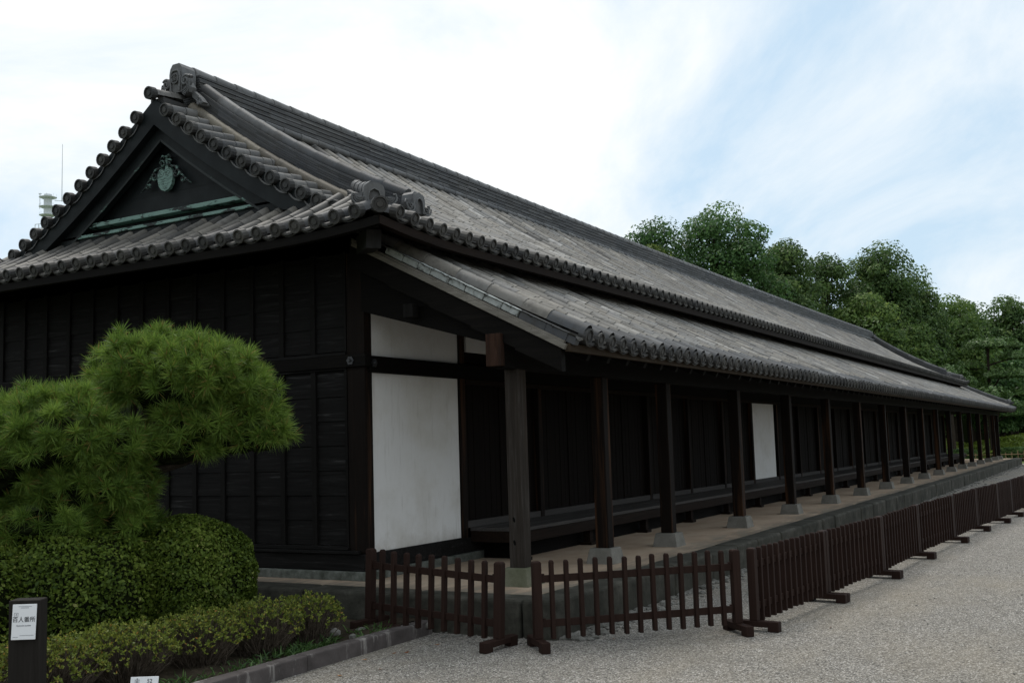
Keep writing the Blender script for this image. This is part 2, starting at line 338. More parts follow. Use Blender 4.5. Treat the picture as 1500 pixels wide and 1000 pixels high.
class MB:
    """collects shapes; build() links them as one mesh object"""
    def __init__(s): s.v = []; s.f = []; s.t = []; s.m = []; s.sm = []
    def add(s, vs, fs, tint=0.5, mi=0, smooth=False):
        b = len(s.v); s.v.extend([tuple(x) for x in vs])
        for q in fs:
            s.f.append(tuple(b + i for i in q)); s.t.append(tint); s.m.append(mi); s.sm.append(smooth)
    def box(s, x0, x1, y0, y1, z0, z1, tint=0.5, mi=0):
        vs = [(x, y, zz) for x in (x0, x1) for y in (y0, y1) for zz in (z0, z1)]
        s.add(vs, [(0, 1, 3, 2), (4, 6, 7, 5), (0, 4, 5, 1), (2, 3, 7, 6), (0, 2, 6, 4), (1, 5, 7, 3)], tint, mi)
    def frustum(s, cx, cy, z0, z1, w0, d0, w1, d1, tint=0.5, mi=0):
        vs = [(cx + a * w / 2, cy + b * d / 2, zz) for zz, w, d in ((z0, w0, d0), (z1, w1, d1)) for a, b in ((-1, -1), (1, -1), (1, 1), (-1, 1))]
        s.add(vs, [(3, 2, 1, 0), (4, 5, 6, 7), (0, 1, 5, 4), (1, 2, 6, 5), (2, 3, 7, 6), (3, 0, 4, 7)], tint, mi)
    def bar(s, p, q, w, h, up=(0, 0, 1), tint=0.5, mi=0):
        p, q, up = Vector(p), Vector(q), Vector(up)
        d = (q - p).normalized(); r = d.cross(up).normalized(); u = r.cross(d)
        vs = [e + r * a * w / 2 + u * b * h / 2 for e in (p, q) for a, b in ((-1, -1), (1, -1), (1, 1), (-1, 1))]
        s.add(vs, [(0, 1, 2, 3), (7, 6, 5, 4), (0, 4, 5, 1), (1, 5, 6, 2), (2, 6, 7, 3), (3, 7, 4, 0)], tint, mi)
    def prism(s, poly, axis_o, ax, ay, az, depth, tint=0.5, mi=0):
        """extrude a 2-D polygon: origin + x*ax + y*ay, thickness along az"""
        o, ax, ay, az = Vector(axis_o), Vector(ax), Vector(ay), Vector(az)
        a = [o + ax * x + ay * y for x, y in poly]; b = [p + az * depth for p in a]; n = len(poly)
        s.add(a + b, [tuple(range(n - 1, -1, -1)), tuple(range(n, 2 * n))] + [(i, (i + 1) % n, n + (i + 1) % n, n + i) for i in range(n)], tint, mi)
    def tube(s, pts, r, n=8, tint=0.5, mi=0, caps=True, smooth=True):
        pts = [Vector(p) for p in pts]; rr = r if isinstance(r, (list, tuple)) else [r] * len(pts)
        vs = []
        prev = None
        for i, p in enumerate(pts):
            d = (pts[min(i + 1, len(pts) - 1)] - pts[max(i - 1, 0)]).normalized()
            ref = prev if prev is not None else (Vector((0, 0, 1)) if abs(d.z) < 0.9 else Vector((1, 0, 0)))
            a = d.cross(ref).normalized(); b = a.cross(d).normalized(); prev = b
            for k in range(n):
                th = 2 * math.pi * k / n; vs.append(p + a * rr[i] * math.cos(th) + b * rr[i] * math.sin(th))
        fs = [(i * n + k, i * n + (k + 1) % n, (i + 1) * n + (k + 1) % n, (i + 1) * n + k) for i in range(len(pts) - 1) for k in range(n)]
        s.add(vs, fs, tint, mi, smooth)
        if caps:
            s.add(vs[:n], [tuple(range(n))], tint, mi); s.add(vs[-n:], [tuple(range(n - 1, -1, -1))], tint, mi)
    def disc(s, c, axis, r, th=0.03, n=14, tint=0.4, mi=0, ref=(0, 0, 1)):
        """round tile end: rim, sunk face, raised crest"""
        c, d = Vector(c), Vector(axis).normalized(); a = d.cross(Vector(ref)).normalized(); b = a.cross(d)
        rings = [(r, -th), (r, 0.0), (0.8 * r, 0.002), (0.74 * r, -0.014), (0.46 * r, -0.012), (0.38 * r, -0.001)]
        vs = []
        for q, off in rings:
            for k in range(n):
                tt = 2 * math.pi * k / n; vs.append(c + d * off + (a * math.cos(tt) + b * math.sin(tt)) * q)
        fs = [(i * n + k, i * n + (k + 1) % n, (i + 1) * n + (k + 1) % n, (i + 1) * n + k) for i in range(len(rings) - 1) for k in range(n)]
        fs.append(tuple((len(rings) - 1) * n + k for k in range(n)))
        s.add(vs, fs, tint, mi)
    def build(s, name, mats, parent=None, bevel=0.0, seg=2):
        me = bpy.data.meshes.new(name); me.from_pydata(s.v, [], s.f)
        if not isinstance(mats, (list, tuple)): mats = [mats]
        for m in mats: me.materials.append(m)
        me.polygons.foreach_set('material_index', s.m); me.polygons.foreach_set('use_smooth', s.sm)
        at = me.attributes.new('tint', 'FLOAT', 'FACE'); at.data.foreach_set('value', s.t)
        me.update()
        bm = bmesh.new(); bm.from_mesh(me); bmesh.ops.recalc_face_normals(bm, faces=bm.faces); bm.to_mesh(me); bm.free()
        o = link(bpy.data.objects.new(name, me), parent)
        if bevel:
            b = o.modifiers.new('bevel', 'BEVEL'); b.width = bevel; b.segments = seg; b.limit_method = 'ANGLE'
        return o

def big_mesh(name, V, F, tint, mat, parent=None):
    """V (n,3), F (m,k) numpy; tint per face"""
    me = bpy.data.meshes.new(name); k = F.shape[1]
    me.vertices.add(len(V)); me.vertices.foreach_set('co', V.astype(np.float32).ravel())
    me.loops.add(F.size); me.loops.foreach_set('vertex_index', F.astype(np.int32).ravel())
    me.polygons.add(len(F)); me.polygons.foreach_set('loop_start', np.arange(0, F.size, k, dtype=np.int32))
    me.polygons.foreach_set('loop_total', np.full(len(F), k, dtype=np.int32))
    me.update(calc_edges=True); me.validate()
    at = me.attributes.new('tint', 'FLOAT', 'FACE'); at.data.foreach_set('value', tint.astype(np.float32))
    me.materials.append(mat)
    return link(bpy.data.objects.new(name, me), parent)

def unit(a): return a / np.maximum(np.linalg.norm(a, axis=-1, keepdims=True), 1e-9)
def leaves(P, N, size, rng, aspect=0.55, spread=0.9):
    """a folded-diamond leaf at every point, facing roughly along N"""
    n = len(P)
    d = unit(N + spread * rng.normal(size=(n, 3)))
    a = unit(np.cross(d, rng.normal(size=(n, 3)))); b = np.cross(d, a)
    L = (size * rng.uniform(0.5, 1.5, n))[:, None]
    V = np.stack([P - a * L * 0.5, P - b * L * aspect * 0.5 + d * L * 0.08, P + a * L * 0.5, P + b * L * aspect * 0.5 + d * L * 0.08], 1).reshape(-1, 3)
    return V, np.arange(4 * n).reshape(-1, 4)
def sph(n, rng): return unit(rng.normal(size=(n, 3)))

# ------------------------------------------------------------------ ground
def sheet(name, x0, x1, y0, y1, z, mat, nx=1, ny=1, zf=None):
    mb = MB()
    xs = np.linspace(x0, x1, nx + 1); ys = np.linspace(y0, y1, ny + 1)
    vs = [(x, y, z + (zf(x, y) if zf else 0)) for x in xs for y in ys]
    fs = [(i * (ny + 1) + j, (i + 1) * (ny + 1) + j, (i + 1) * (ny + 1) + j + 1, i * (ny + 1) + j + 1) for i in range(nx) for j in range(ny)]
    mb.add(vs, fs, 0.5, 0, bool(zf))
    return mb.build(name, mat)
GZ = -0.33
tag(sheet('ground', -900, 1100, -900, 900, GZ - 0.05, M['lawn']), kind='structure')
tag(sheet('gravel_forecourt', -60, 50.6, -60, 0.4, GZ, M['gravel']), kind='structure')
def soil_z(x, y): return 0.025 * math.sin(3.1 * x + 1.3 * y) + 0.02 * math.sin(5.7 * y - 2 * x)
tag(sheet('garden_soil', -14, -0.74, -1.27, 14, -0.245, M['soil'], 60, 60, soil_z), kind='structure')
# kerb between bed and gravel
mb = MB(); x = -9.0
while x < -0.95:
    L = min(random.uniform(1.5, 2.0), -0.84 - x)
    mb.box(x + 0.004, x + L - 0.004, -1.40 + random.uniform(-0.006, 0.006), -1.27, -0.5, -0.205 + random.uniform(-0.006, 0.006)); x += L
o = mb.build('kerb', M['kerb'], None, 0.012); tag(o, kind='structure')

# ------------------------------------------------------------------ stone platform
plat = empty('stone_platform', (0, 0, GZ))
tag(plat, 'long stone edged earth platform under the guardhouse', 'platform')
PX0, PX1, PY0, PY1 = -0.80, 48.9, -2.62, 8.6
def pl(mbx, name, mat, **k):
    o = mbx.build(name, mat, plat, **k); o.location = (0, 0, -GZ); return o
mb = MB(); nx, ny = 120, 8
mb.add([(PX0 + 0.30 + (PX1 - PX0 - 0.58) * i / nx, PY0 + 0.30 + (PY1 - PY0 - 0.58) * j / ny, -0.010) for i in range(nx + 1) for j in range(ny + 1)],
       [(i * (ny + 1) + j, (i + 1) * (ny + 1) + j, (i + 1) * (ny + 1) + j + 1, i * (ny + 1) + j + 1) for i in range(nx) for j in range(ny)])
pl(mb, 'earth_floor', M['earth'])
mb = MB()
def edge_run(n0, n1, fixed, along):
    p = n0
    while p < n1 - 0.01:
        L = random.uniform(0.75, 1.35)
        if n1 - p - L < 0.5: L = n1 - p
        j = random.uniform(-0.012, 0.012); top = 0.0 + random.uniform(-0.007, 0.005)
        if along == 'x': mb.box(p + 0.004, p + L - 0.004, fixed + j, fixed + 0.34, -0.6, top, random.random())
        else: mb.box(fixed + j, fixed + 0.34, p + 0.004, p + L - 0.004, -0.6, top, random.random())
        p += L
edge_run(PX0 + 0.02, PX1, PY0, 'x')
edge_run(PY0 + 0.35, PY1, PX0, 'y')
mb.box(PX1 - 0.3, PX1, PY0 + 0.35, PY1, -0.6, -0.01)
pl(mb, 'edge_stones', M['edge_stone'], bevel=0.035, seg=3)

# rubble strip at the foot of the platform
mb = MB()
def rock(mb, x, y, z, r, tint=0.5):
    bm = bmesh.new(); bmesh.ops.create_icosphere(bm, subdivisions=1, radius=1)
    R = Matrix.Rotation(random.uniform(0, 6.3), 3, 'Z'); s = (random.uniform(0.7, 1.3), random.uniform(0.6, 1.0), random.uniform(0.45, 0.75))
    vs = []
    for v in bm.verts:
        q = Vector((v.co.x * s[0], v.co.y * s[1], v.co.z * s[2])) * r * random.uniform(0.85, 1.12); q = R @ q; vs.append((x + q.x, y + q.y, z + q.z))
    bm.verts.index_update(); mb.add(vs, [tuple(v.index for v in f.verts) for f in bm.faces], tint); bm.free()
for i in range(900):
    x = -0.7 + 49 * random.random() ** 1.7; y = PY0 - 0.02 - abs(random.gauss(0, 0.13))
    rock(mb, x, y, GZ + 0.005, random.uniform(0.02, 0.055))
for i in range(60):
    rock(mb, random.uniform(-1.0, -0.72), random.uniform(-2.5, -1.45), GZ + 0.0, random.uniform(0.015, 0.035))
o = mb.build('edge_rubble', M['rubble']); tag(o, 'loose grey rubble lying along the foot of the platform', 'rubble', kind='stuff')

# ------------------------------------------------------------------ guardhouse
G = empty('guardhouse'); tag(G, 'long dark timber guardhouse with tiled hip and gable roof and colonnade', 'building')
LW, WD = 42.46, 5.91          # wall length and depth
YC = WD / 2
XE = 43.8                     # far upper eave
def prof(y):                  # upper roof, front slope (concave)
    t_ = (y if y <= YC else WD - y) + 1.0
    return 3.50 + 0.36 * t_ + 0.05 * t_ * t_
def lift(c, c0, c1):          # eave corners turn up
    a = max(0.0, 1 - (c - c0) / 1.5); b = max(0.0, 1 - (c1 - c) / 1.5)
    return 0.085 * (a * a + b * b)

def tile_row(mb, pos, tr, e, r, L=0.28, mi=0, h0=0.034, jit=0.004, tbase=None, n=7, first=None):
    """a column of round cover tiles following pos(t)"""
    t0, t1 = tr; tt = t0; e = Vector(e); mi0 = mi; colt = random.gauss(0, 0.14); colz = random.uniform(-0.010, 0.010); nt = 0
    while tt < t1 - 0.03:
        mi = first if (first is not None and tt == t0) else mi0
        te = min(tt + L * (random.uniform(0.45, 1.05) if nt == 1 else random.uniform(0.94, 1.06)), t1); nt += 1; ti = min(1, max(0, random.gauss(0.5, 0.19) + colt)) if tbase is None else min(1, max(0, random.gauss(*tbase) + 0.6 * colt))
        jx = random.uniform(-jit, jit); vs = []
        for q, rr, hz in ((tt - 0.008, r, colz + 0.003), (te + 0.01, r * 0.965, colz)):
            p = Vector(pos(q)); d = (Vector(pos(q + 0.02)) - Vector(pos(q - 0.02))).normalized(); nn = e.cross(d).normalized()
            if nn.z < 0: nn = -nn
            for k in range(n):
                th = math.pi * k / (n - 1)
                vs.append(p + e * (rr * math.cos(th) + jx) + nn * (rr * 1.22 * math.sin(th) + h0 + hz))
        fs = [(k, k + 1, n + k + 1, n + k) for k in range(n - 1)]
        mb.add(vs, fs, ti, mi, True)
        if tt > t0: mb.add(vs[:n], [tuple(range(n))], 0.02, mi)
        tt = te
def pan_row(mb, posL, tr, e, w, L=0.19, mi=0, tbase=None):
    """concave pan tiles between two cover columns; posL(t) on the centre line"""
    t0, t1 = tr; tt = t0; e = Vector(e)
    while tt < t1 - 0.02:
        te = min(tt + L, t1); ti = (random.random() if tbase is None else min(1, max(0, random.gauss(*tbase)))) * 0.10; vs = []  # pans toned very dark, painting in the shade between cover rows
        for q, up in ((tt - 0.01, 0.010), (te + 0.01, 0.0)):
            p = Vector(posL(q)); d = (Vector(posL(q + 0.02)) - Vector(posL(q - 0.02))).normalized(); nn = e.cross(d).normalized()
            if nn.z < 0: nn = -nn
            for a, hh in ((-0.5, 0.03), (-0.25, 0.008), (0.0, 0.0), (0.25, 0.008), (0.5, 0.03)):
                vs.append(p + e * a * w + nn * (hh + up))
        for k in range(5):
            vs.append(Vector(vs[k]) - Vector((0, 0, 0.018)))
        mb.add(vs, [(k, k + 1, 6 + k, 5 + k) for k in range(4)] + [(k, 10 + k, 11 + k, k + 1) for k in range(4)], ti, mi)
        tt = te
def eave_end(mb, c, out, e, r, pitch, mi=1, lip=True):
    mb.disc(c, out, r, 0.085, 14, random.random(), mi)
    if lip:      # curved lips of the pan tiles between this disc and the next
        c, out, e = Vector(c), Vector(out).normalized(), Vector(e)
        for k, (dz, th, back) in enumerate(((-0.020, 0.026, 0.045), (-0.05, 0.016, 0.07))):
            vs = []
            for i in range(7):
                a = -0.5 + i / 6; sag = -0.035 * (1 - (2 * a) ** 2)
                p = c + e * (pitch * (0.5 + a)) + Vector((0, 0, dz + sag)) - out * back
                vs += [p, p - Vector((0, 0, th)), p - out * 0.12]
            fs = []
            for i in range(6):
                fs += [(3 * i, 3 * i + 3, 3 * i + 4, 3 * i + 1), (3 * i, 3 * i + 2, 3 * i + 5, 3 * i + 3)]
            mb.add(vs, fs, 0.3 + 0.7 * random.random(), mi)

WE = 6.80
PITCH_T = 0.25; RT = 0.068
# -- upper roof
mb = MB()
OUT_F = Vector((0, -1, -0.3)); OUT_S = Vector((-1, 0, -0.3))
ncol = int((XE + 1) / PITCH_T)
VX0, VX1 = -0.25, XE - 0.75        # verge planes of the two gables
for side in (0, 1):                # 0 front slope, 1 back slope
    sgn = -1 if side == 0 else 1
    def ypos(t_, side=side): return -1 + t_ if side == 0 else WD + 1 - t_
    for k in range(1, ncol):
        X = -1 + PITCH_T * k + 0.01
        def pos(t_, X=X): 
            y = ypos(t_); return (X, y, prof(y) + lift(X, -1, XE) * max(0, 1 - t_ / 1.8))
        def posm(t_, X=X):
            y = ypos(t_); return (X + PITCH_T / 2, y, prof(y) + lift(X, -1, XE) * max(0, 1 - t_ / 1.8))
        tm = YC + 1.0 - 0.1
        if X < 0.62: tm = min(X + 1.0, 1.06)
        if X > XE - 1.45: tm = min(XE - X, 1.06)
        if tm <= 0.05: continue
        if side == 1: 
            if k % 2 == 0: continue
            tile_row(mb, pos, (0, tm), (1, 0, 0), RT, 0.5, 0, n=5); pan_row(mb, posm, (0, tm), (1, 0, 0), 0.5, 0.5); continue
        tile_row(mb, pos, (0.0, tm), (1, 0, 0), RT, first=2)
        pan_row(mb, posm, (0.0, tm), (1, 0, 0), PITCH_T)
        p = pos(0)
        eave_end(mb, (X, p[1] - 0.055, p[2] + 0.048), OUT_F, (1, 0, 0), RT + 0.004, PITCH_T)
# -- skirts below the gables
for side in (0, 1):
    nrow = int((WD + 2) / PITCH_T)
    for k in range(1, nrow):
        y = -1 + PITCH_T * k + 0.01
        def xpos(t_, side=side): return -1 + t_ if side == 0 else XE - t_
        def pos(t_, y=y): return (xpos(t_), y, 3.50 + 0.40 * t_ + 0.12 * t_ * t_ + lift(y, -1, WD + 1) * max(0, 1 - t_ / 1.8))
        def posm(t_, y=y):
            q = pos(t_, y); return (q[0], y + PITCH_T / 2, q[2])
        tm = min(1.0, y + 1.0, WD + 1 - y)
        if tm < 0.04: continue
        tile_row(mb, pos, (0, tm), (0, 1, 0), RT, tbase=(0.22, 0.16), first=2)
        pan_row(mb, posm, (0, tm), (0, 1, 0), PITCH_T, tbase=(0.3, 0.2))
        p = pos(0)
        if side == 0: eave_end(mb, (p[0] - 0.055, y, p[2] + 0.048), OUT_S, (0, 1, 0), RT + 0.006, PITCH_T)
# corner discs on the hips
for (cx, sx_) in ((-1, -1), (XE, 1)):
    mb.disc((cx + sx_ * 0.03, -1.03, prof(-1) + 0.085 + 0.055), (sx_, -1, -0.2), RT + 0.012, 0.1, 14, 0.4, 1)
roof = mb.build('upper_roof', [M['tile'], M['tile_end'], M['tile_dark']], G)

# -- gable verges: rows of round tiles laid along X, their ends towards the gable
rows_y = [2.73, 2.52, 2.32, 2.12, 1.92, 1.71, 1.49, 1.28, 1.06, 0.84, 0.62, 0.40, 0.18]
for gx, sg in ((VX0, 1), (VX1, -1)):
    for front in (True, False):
        mb = MB()
        for i, yy in enumerate(([2.97] if front else []) + rows_y):
            top = yy > 2.9
            y = yy if front else WD - yy
            sl = 0.0 if top else 0.36 + 0.1 * (yy + 1); e = Vector((0, 1, sl if front else -sl)).normalized()
            def pos(t_, y=y): return (gx + sg * t_, y, prof(y) - (0.03 if top else 0.125) + 0.12 * t_)
            tile_row(mb, pos, (0.0, 0.49), e, RT + 0.004, 0.30, 0, tbase=(0.5, 0.25))
            nn = Vector((0, -sl if front else sl, 1)).normalized(); cc = Vector(pos(0)) + nn * 0.05 + Vector((-sg * 0.03, 0, 0))
            mb.disc(cc, (-sg, 0, -0.1), RT + 0.012, 0.08, 14, 0.3 * random.random(), 1)
            if top:
                mb.box(min(gx + sg * 0.10, gx + sg * 0.5), max(gx + sg * 0.10, gx + sg * 0.5), y - 0.12, y + 0.10, prof(y) - 0.22, prof(y) - 0.02, 0.3, 1); continue
            def posm(t_, y=y):
                ym = y - 0.105 if front else y + 0.105
                return (gx + sg * t_, ym, prof(ym) - 0.185 + 0.11 * t_)
            pan_row(mb, posm, (0.04, 0.49), e, 0.23, 0.22, 2, (0.8, 0.15))
        mb.build('verge_tiles', [M['tile_verge'], M['tile_end'], M['tile_pan_light']], roof)

def slope_path(X, y0, y1, dz, n=26, front=True):
    out = []
    for i in range(n + 1):
        yy = y0 + (y1 - y0) * i / n; out.append(Vector((X, yy if front else WD - yy, prof(yy) + dz)))
    return out
def seg_tube(mb, path, r, L=0.32, n=10, tb=(0.5, 0.25), mi=0):
    """tube of jointed tiles along a path"""
    acc = 0.0; cur = [path[0]]; pts = []
    for a, b in zip(path[:-1], path[1:]):
        d = (b - a).length; pos_ = 0.0
        while acc + d - pos_ >= L:
            pos_ += L - acc; q = a.lerp(b, pos_ / d); cur.append(q); pts.append(cur); cur = [q]; acc = 0.0
        acc += d - pos_; 
        if (b - cur[-1]).length > 1e-4: cur.append(b)
    if len(cur) > 1: pts.append(cur)
    for c in pts:
        m_ = len(c); mb.tube(c, [r * (1.05 - 0.12 * i / max(1, m_ - 1)) for i in range(m_)], n, min(1, max(0, random.gauss(*tb))), mi)
def stepped_ridge(mb, path, side, layers, w, lh, mi=0, L=0.34, tb=(0.35, 0.2), z0=0.0):
    """courses of flat ridge tiles: alternating widths, jointed"""
    for j in range(layers):
        ww = w * (1.0 if j % 2 == 0 else 0.93) * (1 - 0.10 * j / layers); zz = z0 + j * lh
        acc = 0.0; start = path[0]
        for a, b in zip(path[:-1], path[1:]):
            n_ = max(1, int(round((b - a).length / L)))
            for i in range(n_):
                p = a.lerp(b, i / n_); q = a.lerp(b, (i + 1) / n_)
                off = Vector((0, 0, zz + lh / 2)); k = (random.random() - 0.5) * 0.006
                mb.bar(p + off, q + off, ww + k, lh * 0.78, (0, 0, 1), min(1, max(0, random.gauss(*tb))), mi)

for X, sg in ((0.27, 1), (VX1 - 0.52, -1)):
    for fr in (True, False):
        mb2 = MB(); seg_tube(mb2, slope_path(X, 2.8, -0.28, 0.045, 30, fr), 0.075, 0.34, 10, (0.5, 0.3))
        mb2.build('verge_tube_row', M['tile_brown'], roof)
mb2 = MB(); P_ = slope_path(0.215, 2.75, 0.1, -0.06, 24)
for a, b in zip(P_[:-1], P_[1:]): mb2.bar(a, b, 0.03, 0.12, (0, 0, 1), random.random())
mb2.build('verge_mortar', M['mortar'], roof)
KX = (0.46, VX1 - 0.75)
for X in KX:
    for fr in (True, False):
        mb = MB(); path = slope_path(X, 2.75, -0.36, 0.0, 10, fr)
        stepped_ridge(mb, path, 0, 9, 0.25, 0.029, 0, 0.34, (0.25, 0.15), 0.05)
        seg_tube(mb, [p + Vector((0, 0, 0.345)) for p in slope_path(X, 2.78, -0.30, 0.0, 30, fr)], 0.075, 0.36, 10, (0.55, 0.2))
        mb.build('descending_ridge', M['tile_dark'], roof)

# corner (hip) ridges of the upper roof
for cx, sx_ in ((-1, 1), (XE, -1)):
    mb = MB()
    path = [Vector((cx + sx_ * a, -1 + a, prof(-1 + a) + 0.085 * (1 - a / 1.5) ** 2)) for a in (0.28, 0.5, 0.75, 1.0, 1.2)]
    stepped_ridge(mb, path, 0, 3, 0.24, 0.042, 0, 0.3, (0.3, 0.15), 0.07)
    seg_tube(mb, [p + Vector((0, 0, 0.235)) for p in path], 0.075, 0.34, 10, (0.6, 0.15))
    mb.build('hip_ridge', M['tile_dark'], roof)

# main ridge
mb = MB()
path = []
for i in range(45):
    x = 0.40 + (VX1 - 0.65 - 0.40) * i / 44; s_ = abs(2 * i / 44 - 1) ** 2
    path.append(Vector((x, YC, 5.66 + 0.08 * s_)))
stepped_ridge(mb, path, 0, 11, 0.31, 0.0315, 0, 0.32, (0.35, 0.25), 0.02)
seg_tube(mb, [p + Vector((0, 0, 0.405)) for p in path], 0.082, 0.36, 12, (0.9, 0.1))
for dy in (-0.20, 0.20):           # half-round course where ridge and slope meet
    seg_tube(mb, [p + Vector((0, dy, 0.0)) for p in path], 0.055, 0.36, 8, (0.75, 0.15))
mb.build('ridge', M['tile_dark'], roof)

# ridge-end tiles
def ring_arc(mb, c, ex, ez, r, a0, a1, tr, n=10, tint=0.5):
    c, ex, ez = Vector(c), Vector(ex), Vector(ez)
    mb.tube([c + ex * r * math.cos(a0 + (a1 - a0) * i / n) + ez * r * math.sin(a0 + (a1 - a0) * i / n) for i in range(n + 1)], tr, 6, tint)
def spiral(mb, c, ex, ez, r0, r1, a0, turns, tr, n=26, tint=0.5, mi=0):
    c, ex, ez = Vector(c), Vector(ex), Vector(ez)
    mb.tube([c + (ex * math.cos(a0 + turns * 2 * math.pi * i / n) + ez * math.sin(a0 + turns * 2 * math.pi * i / n)) * (r0 + (r1 - r0) * i / n) for i in range(n + 1)], tr, 6, tint, mi)
def small_oni(origin, facing, scale=1.0, name='ridge_end_tile'):
    mb = MB(); o = Vector(origin); fz = Vector(facing).normalized(); ez = Vector((0, 0, 1)); ex = ez.cross(fz) * -1
    k = scale
    outer = [(-0.115, 0), (-0.12, 0.15), (-0.105, 0.215), (-0.06, 0.25), (0.06, 0.25), (0.105, 0.215), (0.12, 0.15), (0.115, 0)]
    mb.prism([(a * k, b * k) for a, b in outer], o - fz * 0.15 * k, ex, ez, fz, 0.15 * k, 0.6)
    # raised arch round a sunk niche
    arch = [(-0.07, 0.0), (-0.07, 0.09), (-0.052, 0.15), (0.0, 0.178), (0.052, 0.15), (0.07, 0.09), (0.07, 0.0)]
    n_ = len(arch); out2 = [(-0.112, 0.0), (-0.117, 0.15), (-0.1, 0.21), (0.0, 0.247), (0.1, 0.21), (0.117, 0.15), (0.112, 0.0)]
    A = [o + (ex * a + ez * b) * k + fz * 0.025 for a, b in arch]; B = [o + (ex * a + ez * b) * k + fz * 0.025 for a, b in out2]
    A0 = [p - fz * 0.024 for p in A]; B0 = [p - fz * 0.024 for p in B]
    V_ = A + B + A0 + B0
    fs = []
    for i in range(n_ - 1): fs += [(i, i + 1, n_ + i + 1, n_ + i), (i, 2 * n_ + i, 2 * n_ + i + 1, i + 1), (n_ + i, n_ + i + 1, 3 * n_ + i + 1, 3 * n_ + i)]
    mb.add(V_, fs, 0.7)
    mb.tube([o + (ex * a + ez * b) * k + fz * 0.028 for a, b in arch], 0.008 * k, 6, 0.9)
    for s_ in (-1, 1):       # wave scrolls either side
        c = o + ex * s_ * 0.165 * k + ez * 0.085 * k
        for q, (r, d) in enumerate(((0.088, 0.05), (0.066, 0.065), (0.045, 0.08), (0.024, 0.092))):
            poly = [(r * k * math.cos(a), r * k * math.sin(a)) for a in [math.pi + math.pi * i / 12 for i in range(13)]]
            mb.prism(poly, c - fz * 0.07 * k, ex, ez, fz, d * k + 0.02, 0.25 + 0.15 * q)
        ring_arc(mb, c + fz * 0.02, ex, ez, 0.088 * k, math.pi, 2 * math.pi, 0.011 * k, 12, 0.8)
        mb.tube([c + ex * s_ * 0.088 * k + ez * 0.0, c + ex * s_ * 0.075 * k + ez * 0.04 * k, c + ex * s_ * 0.05 * k + ez * 0.03 * k], 0.012 * k, 6, 0.7)
    return mb.build(name, M['oni'], roof)
small_oni((0.43, -0.45, 3.89), (0, -1, 0), 0.92)
small_oni((-0.76, -0.76, 3.72), (-1, -1, 0), 0.88)
small_oni((KX[1], -0.47, 3.80), (0, -1, 0), 1.05)
small_oni((XE - 0.24, -0.76, 3.70), (1, -1, 0), 1.1)

def ridge_oni(x, sg):
    mb = MB(); o = Vector((0, 0, 0)); fz = Vector((-sg, 0, 0)); ez = Vector((0, 0, 1)); ex = Vector((0, -1 * sg, 0))
    outer = [(-0.125, -0.06), (-0.135, 0.05), (-0.14, 0.24), (-0.12, 0.33), (-0.07, 0.395), (0.07, 0.395), (0.12, 0.33), (0.14, 0.24), (0.135, 0.05), (0.125, -0.06)]
    mb.prism(outer, o - fz * 0.27, ex, ez, fz, 0.27, 0.75)
    arch = [(-0.085, -0.04), (-0.095, 0.08), (-0.10, 0.18), (-0.085, 0.25), (-0.045, 0.285), (0.045, 0.285), (0.085, 0.25), (0.10, 0.18), (0.095, 0.08), (0.085, -0.04)]
    P_ = [o + ex * a + ez * b + fz * 0.012 for a, b in arch]; mb.tube(P_, 0.017, 6, 0.85)
    mb.disc(o + ez * 0.16 + fz * 0.03, fz, 0.082, 0.04, 20, 0.35)
    for i in range(3):       # triple leaf crest
        a = math.pi / 2 + i * 2 * math.pi / 3; c = o + ez * 0.16 + fz * 0.032 + (ex * math.cos(a) + ez * math.sin(a)) * 0.033
        ring_arc(mb, c, ex, ez, 0.021, 0, 2 * math.pi, 0.006, 12, 0.8)
        mb.tube([o + ez * 0.16 + fz * 0.032, c], 0.005, 6, 0.8)
    for s_ in (-1, 1):
        c = o + ex * s_ * 0.20 + ez * 0.10
        spiral(mb, c + fz * 0.0, ex * s_, ez, 0.085, 0.015, 0.6, 1.6, 0.022, 28, 0.6)
        spiral(mb, c - fz * 0.06, ex * s_, ez, 0.09, 0.02, 0.6, 1.6, 0.03, 28, 0.4)
        poly = [(s_ * a, b) for a, b in ((0.10, -0.06), (0.12, 0.14), (0.2, 0.10), (0.27, 0.0), (0.25, -0.08), (0.15, -0.12))]
        mb.prism(poly, o - fz * 0.16, ex, ez, fz, 0.14, 0.5)
        for q in range(3): ring_arc(mb, o + ex * s_ * 0.15 + ez * 0.04 + fz * 0.005, ex * s_, ez, 0.09 + 0.03 * q, -1.5, 0.5, 0.010, 10, 0.75)
        # lower fin that lies on the slope
        fin = [(s_ * a, b) for a, b in ((0.22, -0.02), (0.30, -0.08), (0.40, -0.17), (0.47, -0.26), (0.42, -0.29), (0.33, -0.22), (0.24, -0.14))]
        mb.prism(fin, o - fz * 0.20, ex, ez, fz, 0.10, 0.7)
        spiral(mb, o + ex * s_ * 0.38 - ez * 0.20 - fz * 0.10, ex * s_, ez, 0.055, 0.01, 2.2, 1.3, 0.012, 18, 0.85)
        mb.tube([o + ex * s_ * 0.40 - ez * 0.27 - fz * 0.06, o + ex * s_ * 0.42 - ez * 0.27 - fz * 0.26], 0.032, 10, 0.8)
    mb.v = [(x + p[0] * 0.82, YC + p[1] * 0.82, 5.875 + p[2] * 0.82) for p in mb.v]
    return mb.build('ridge_end_tile', M['oni'], roof)
ridge_oni(0.14, 1); ridge_oni(VX1 - 0.39, -1)

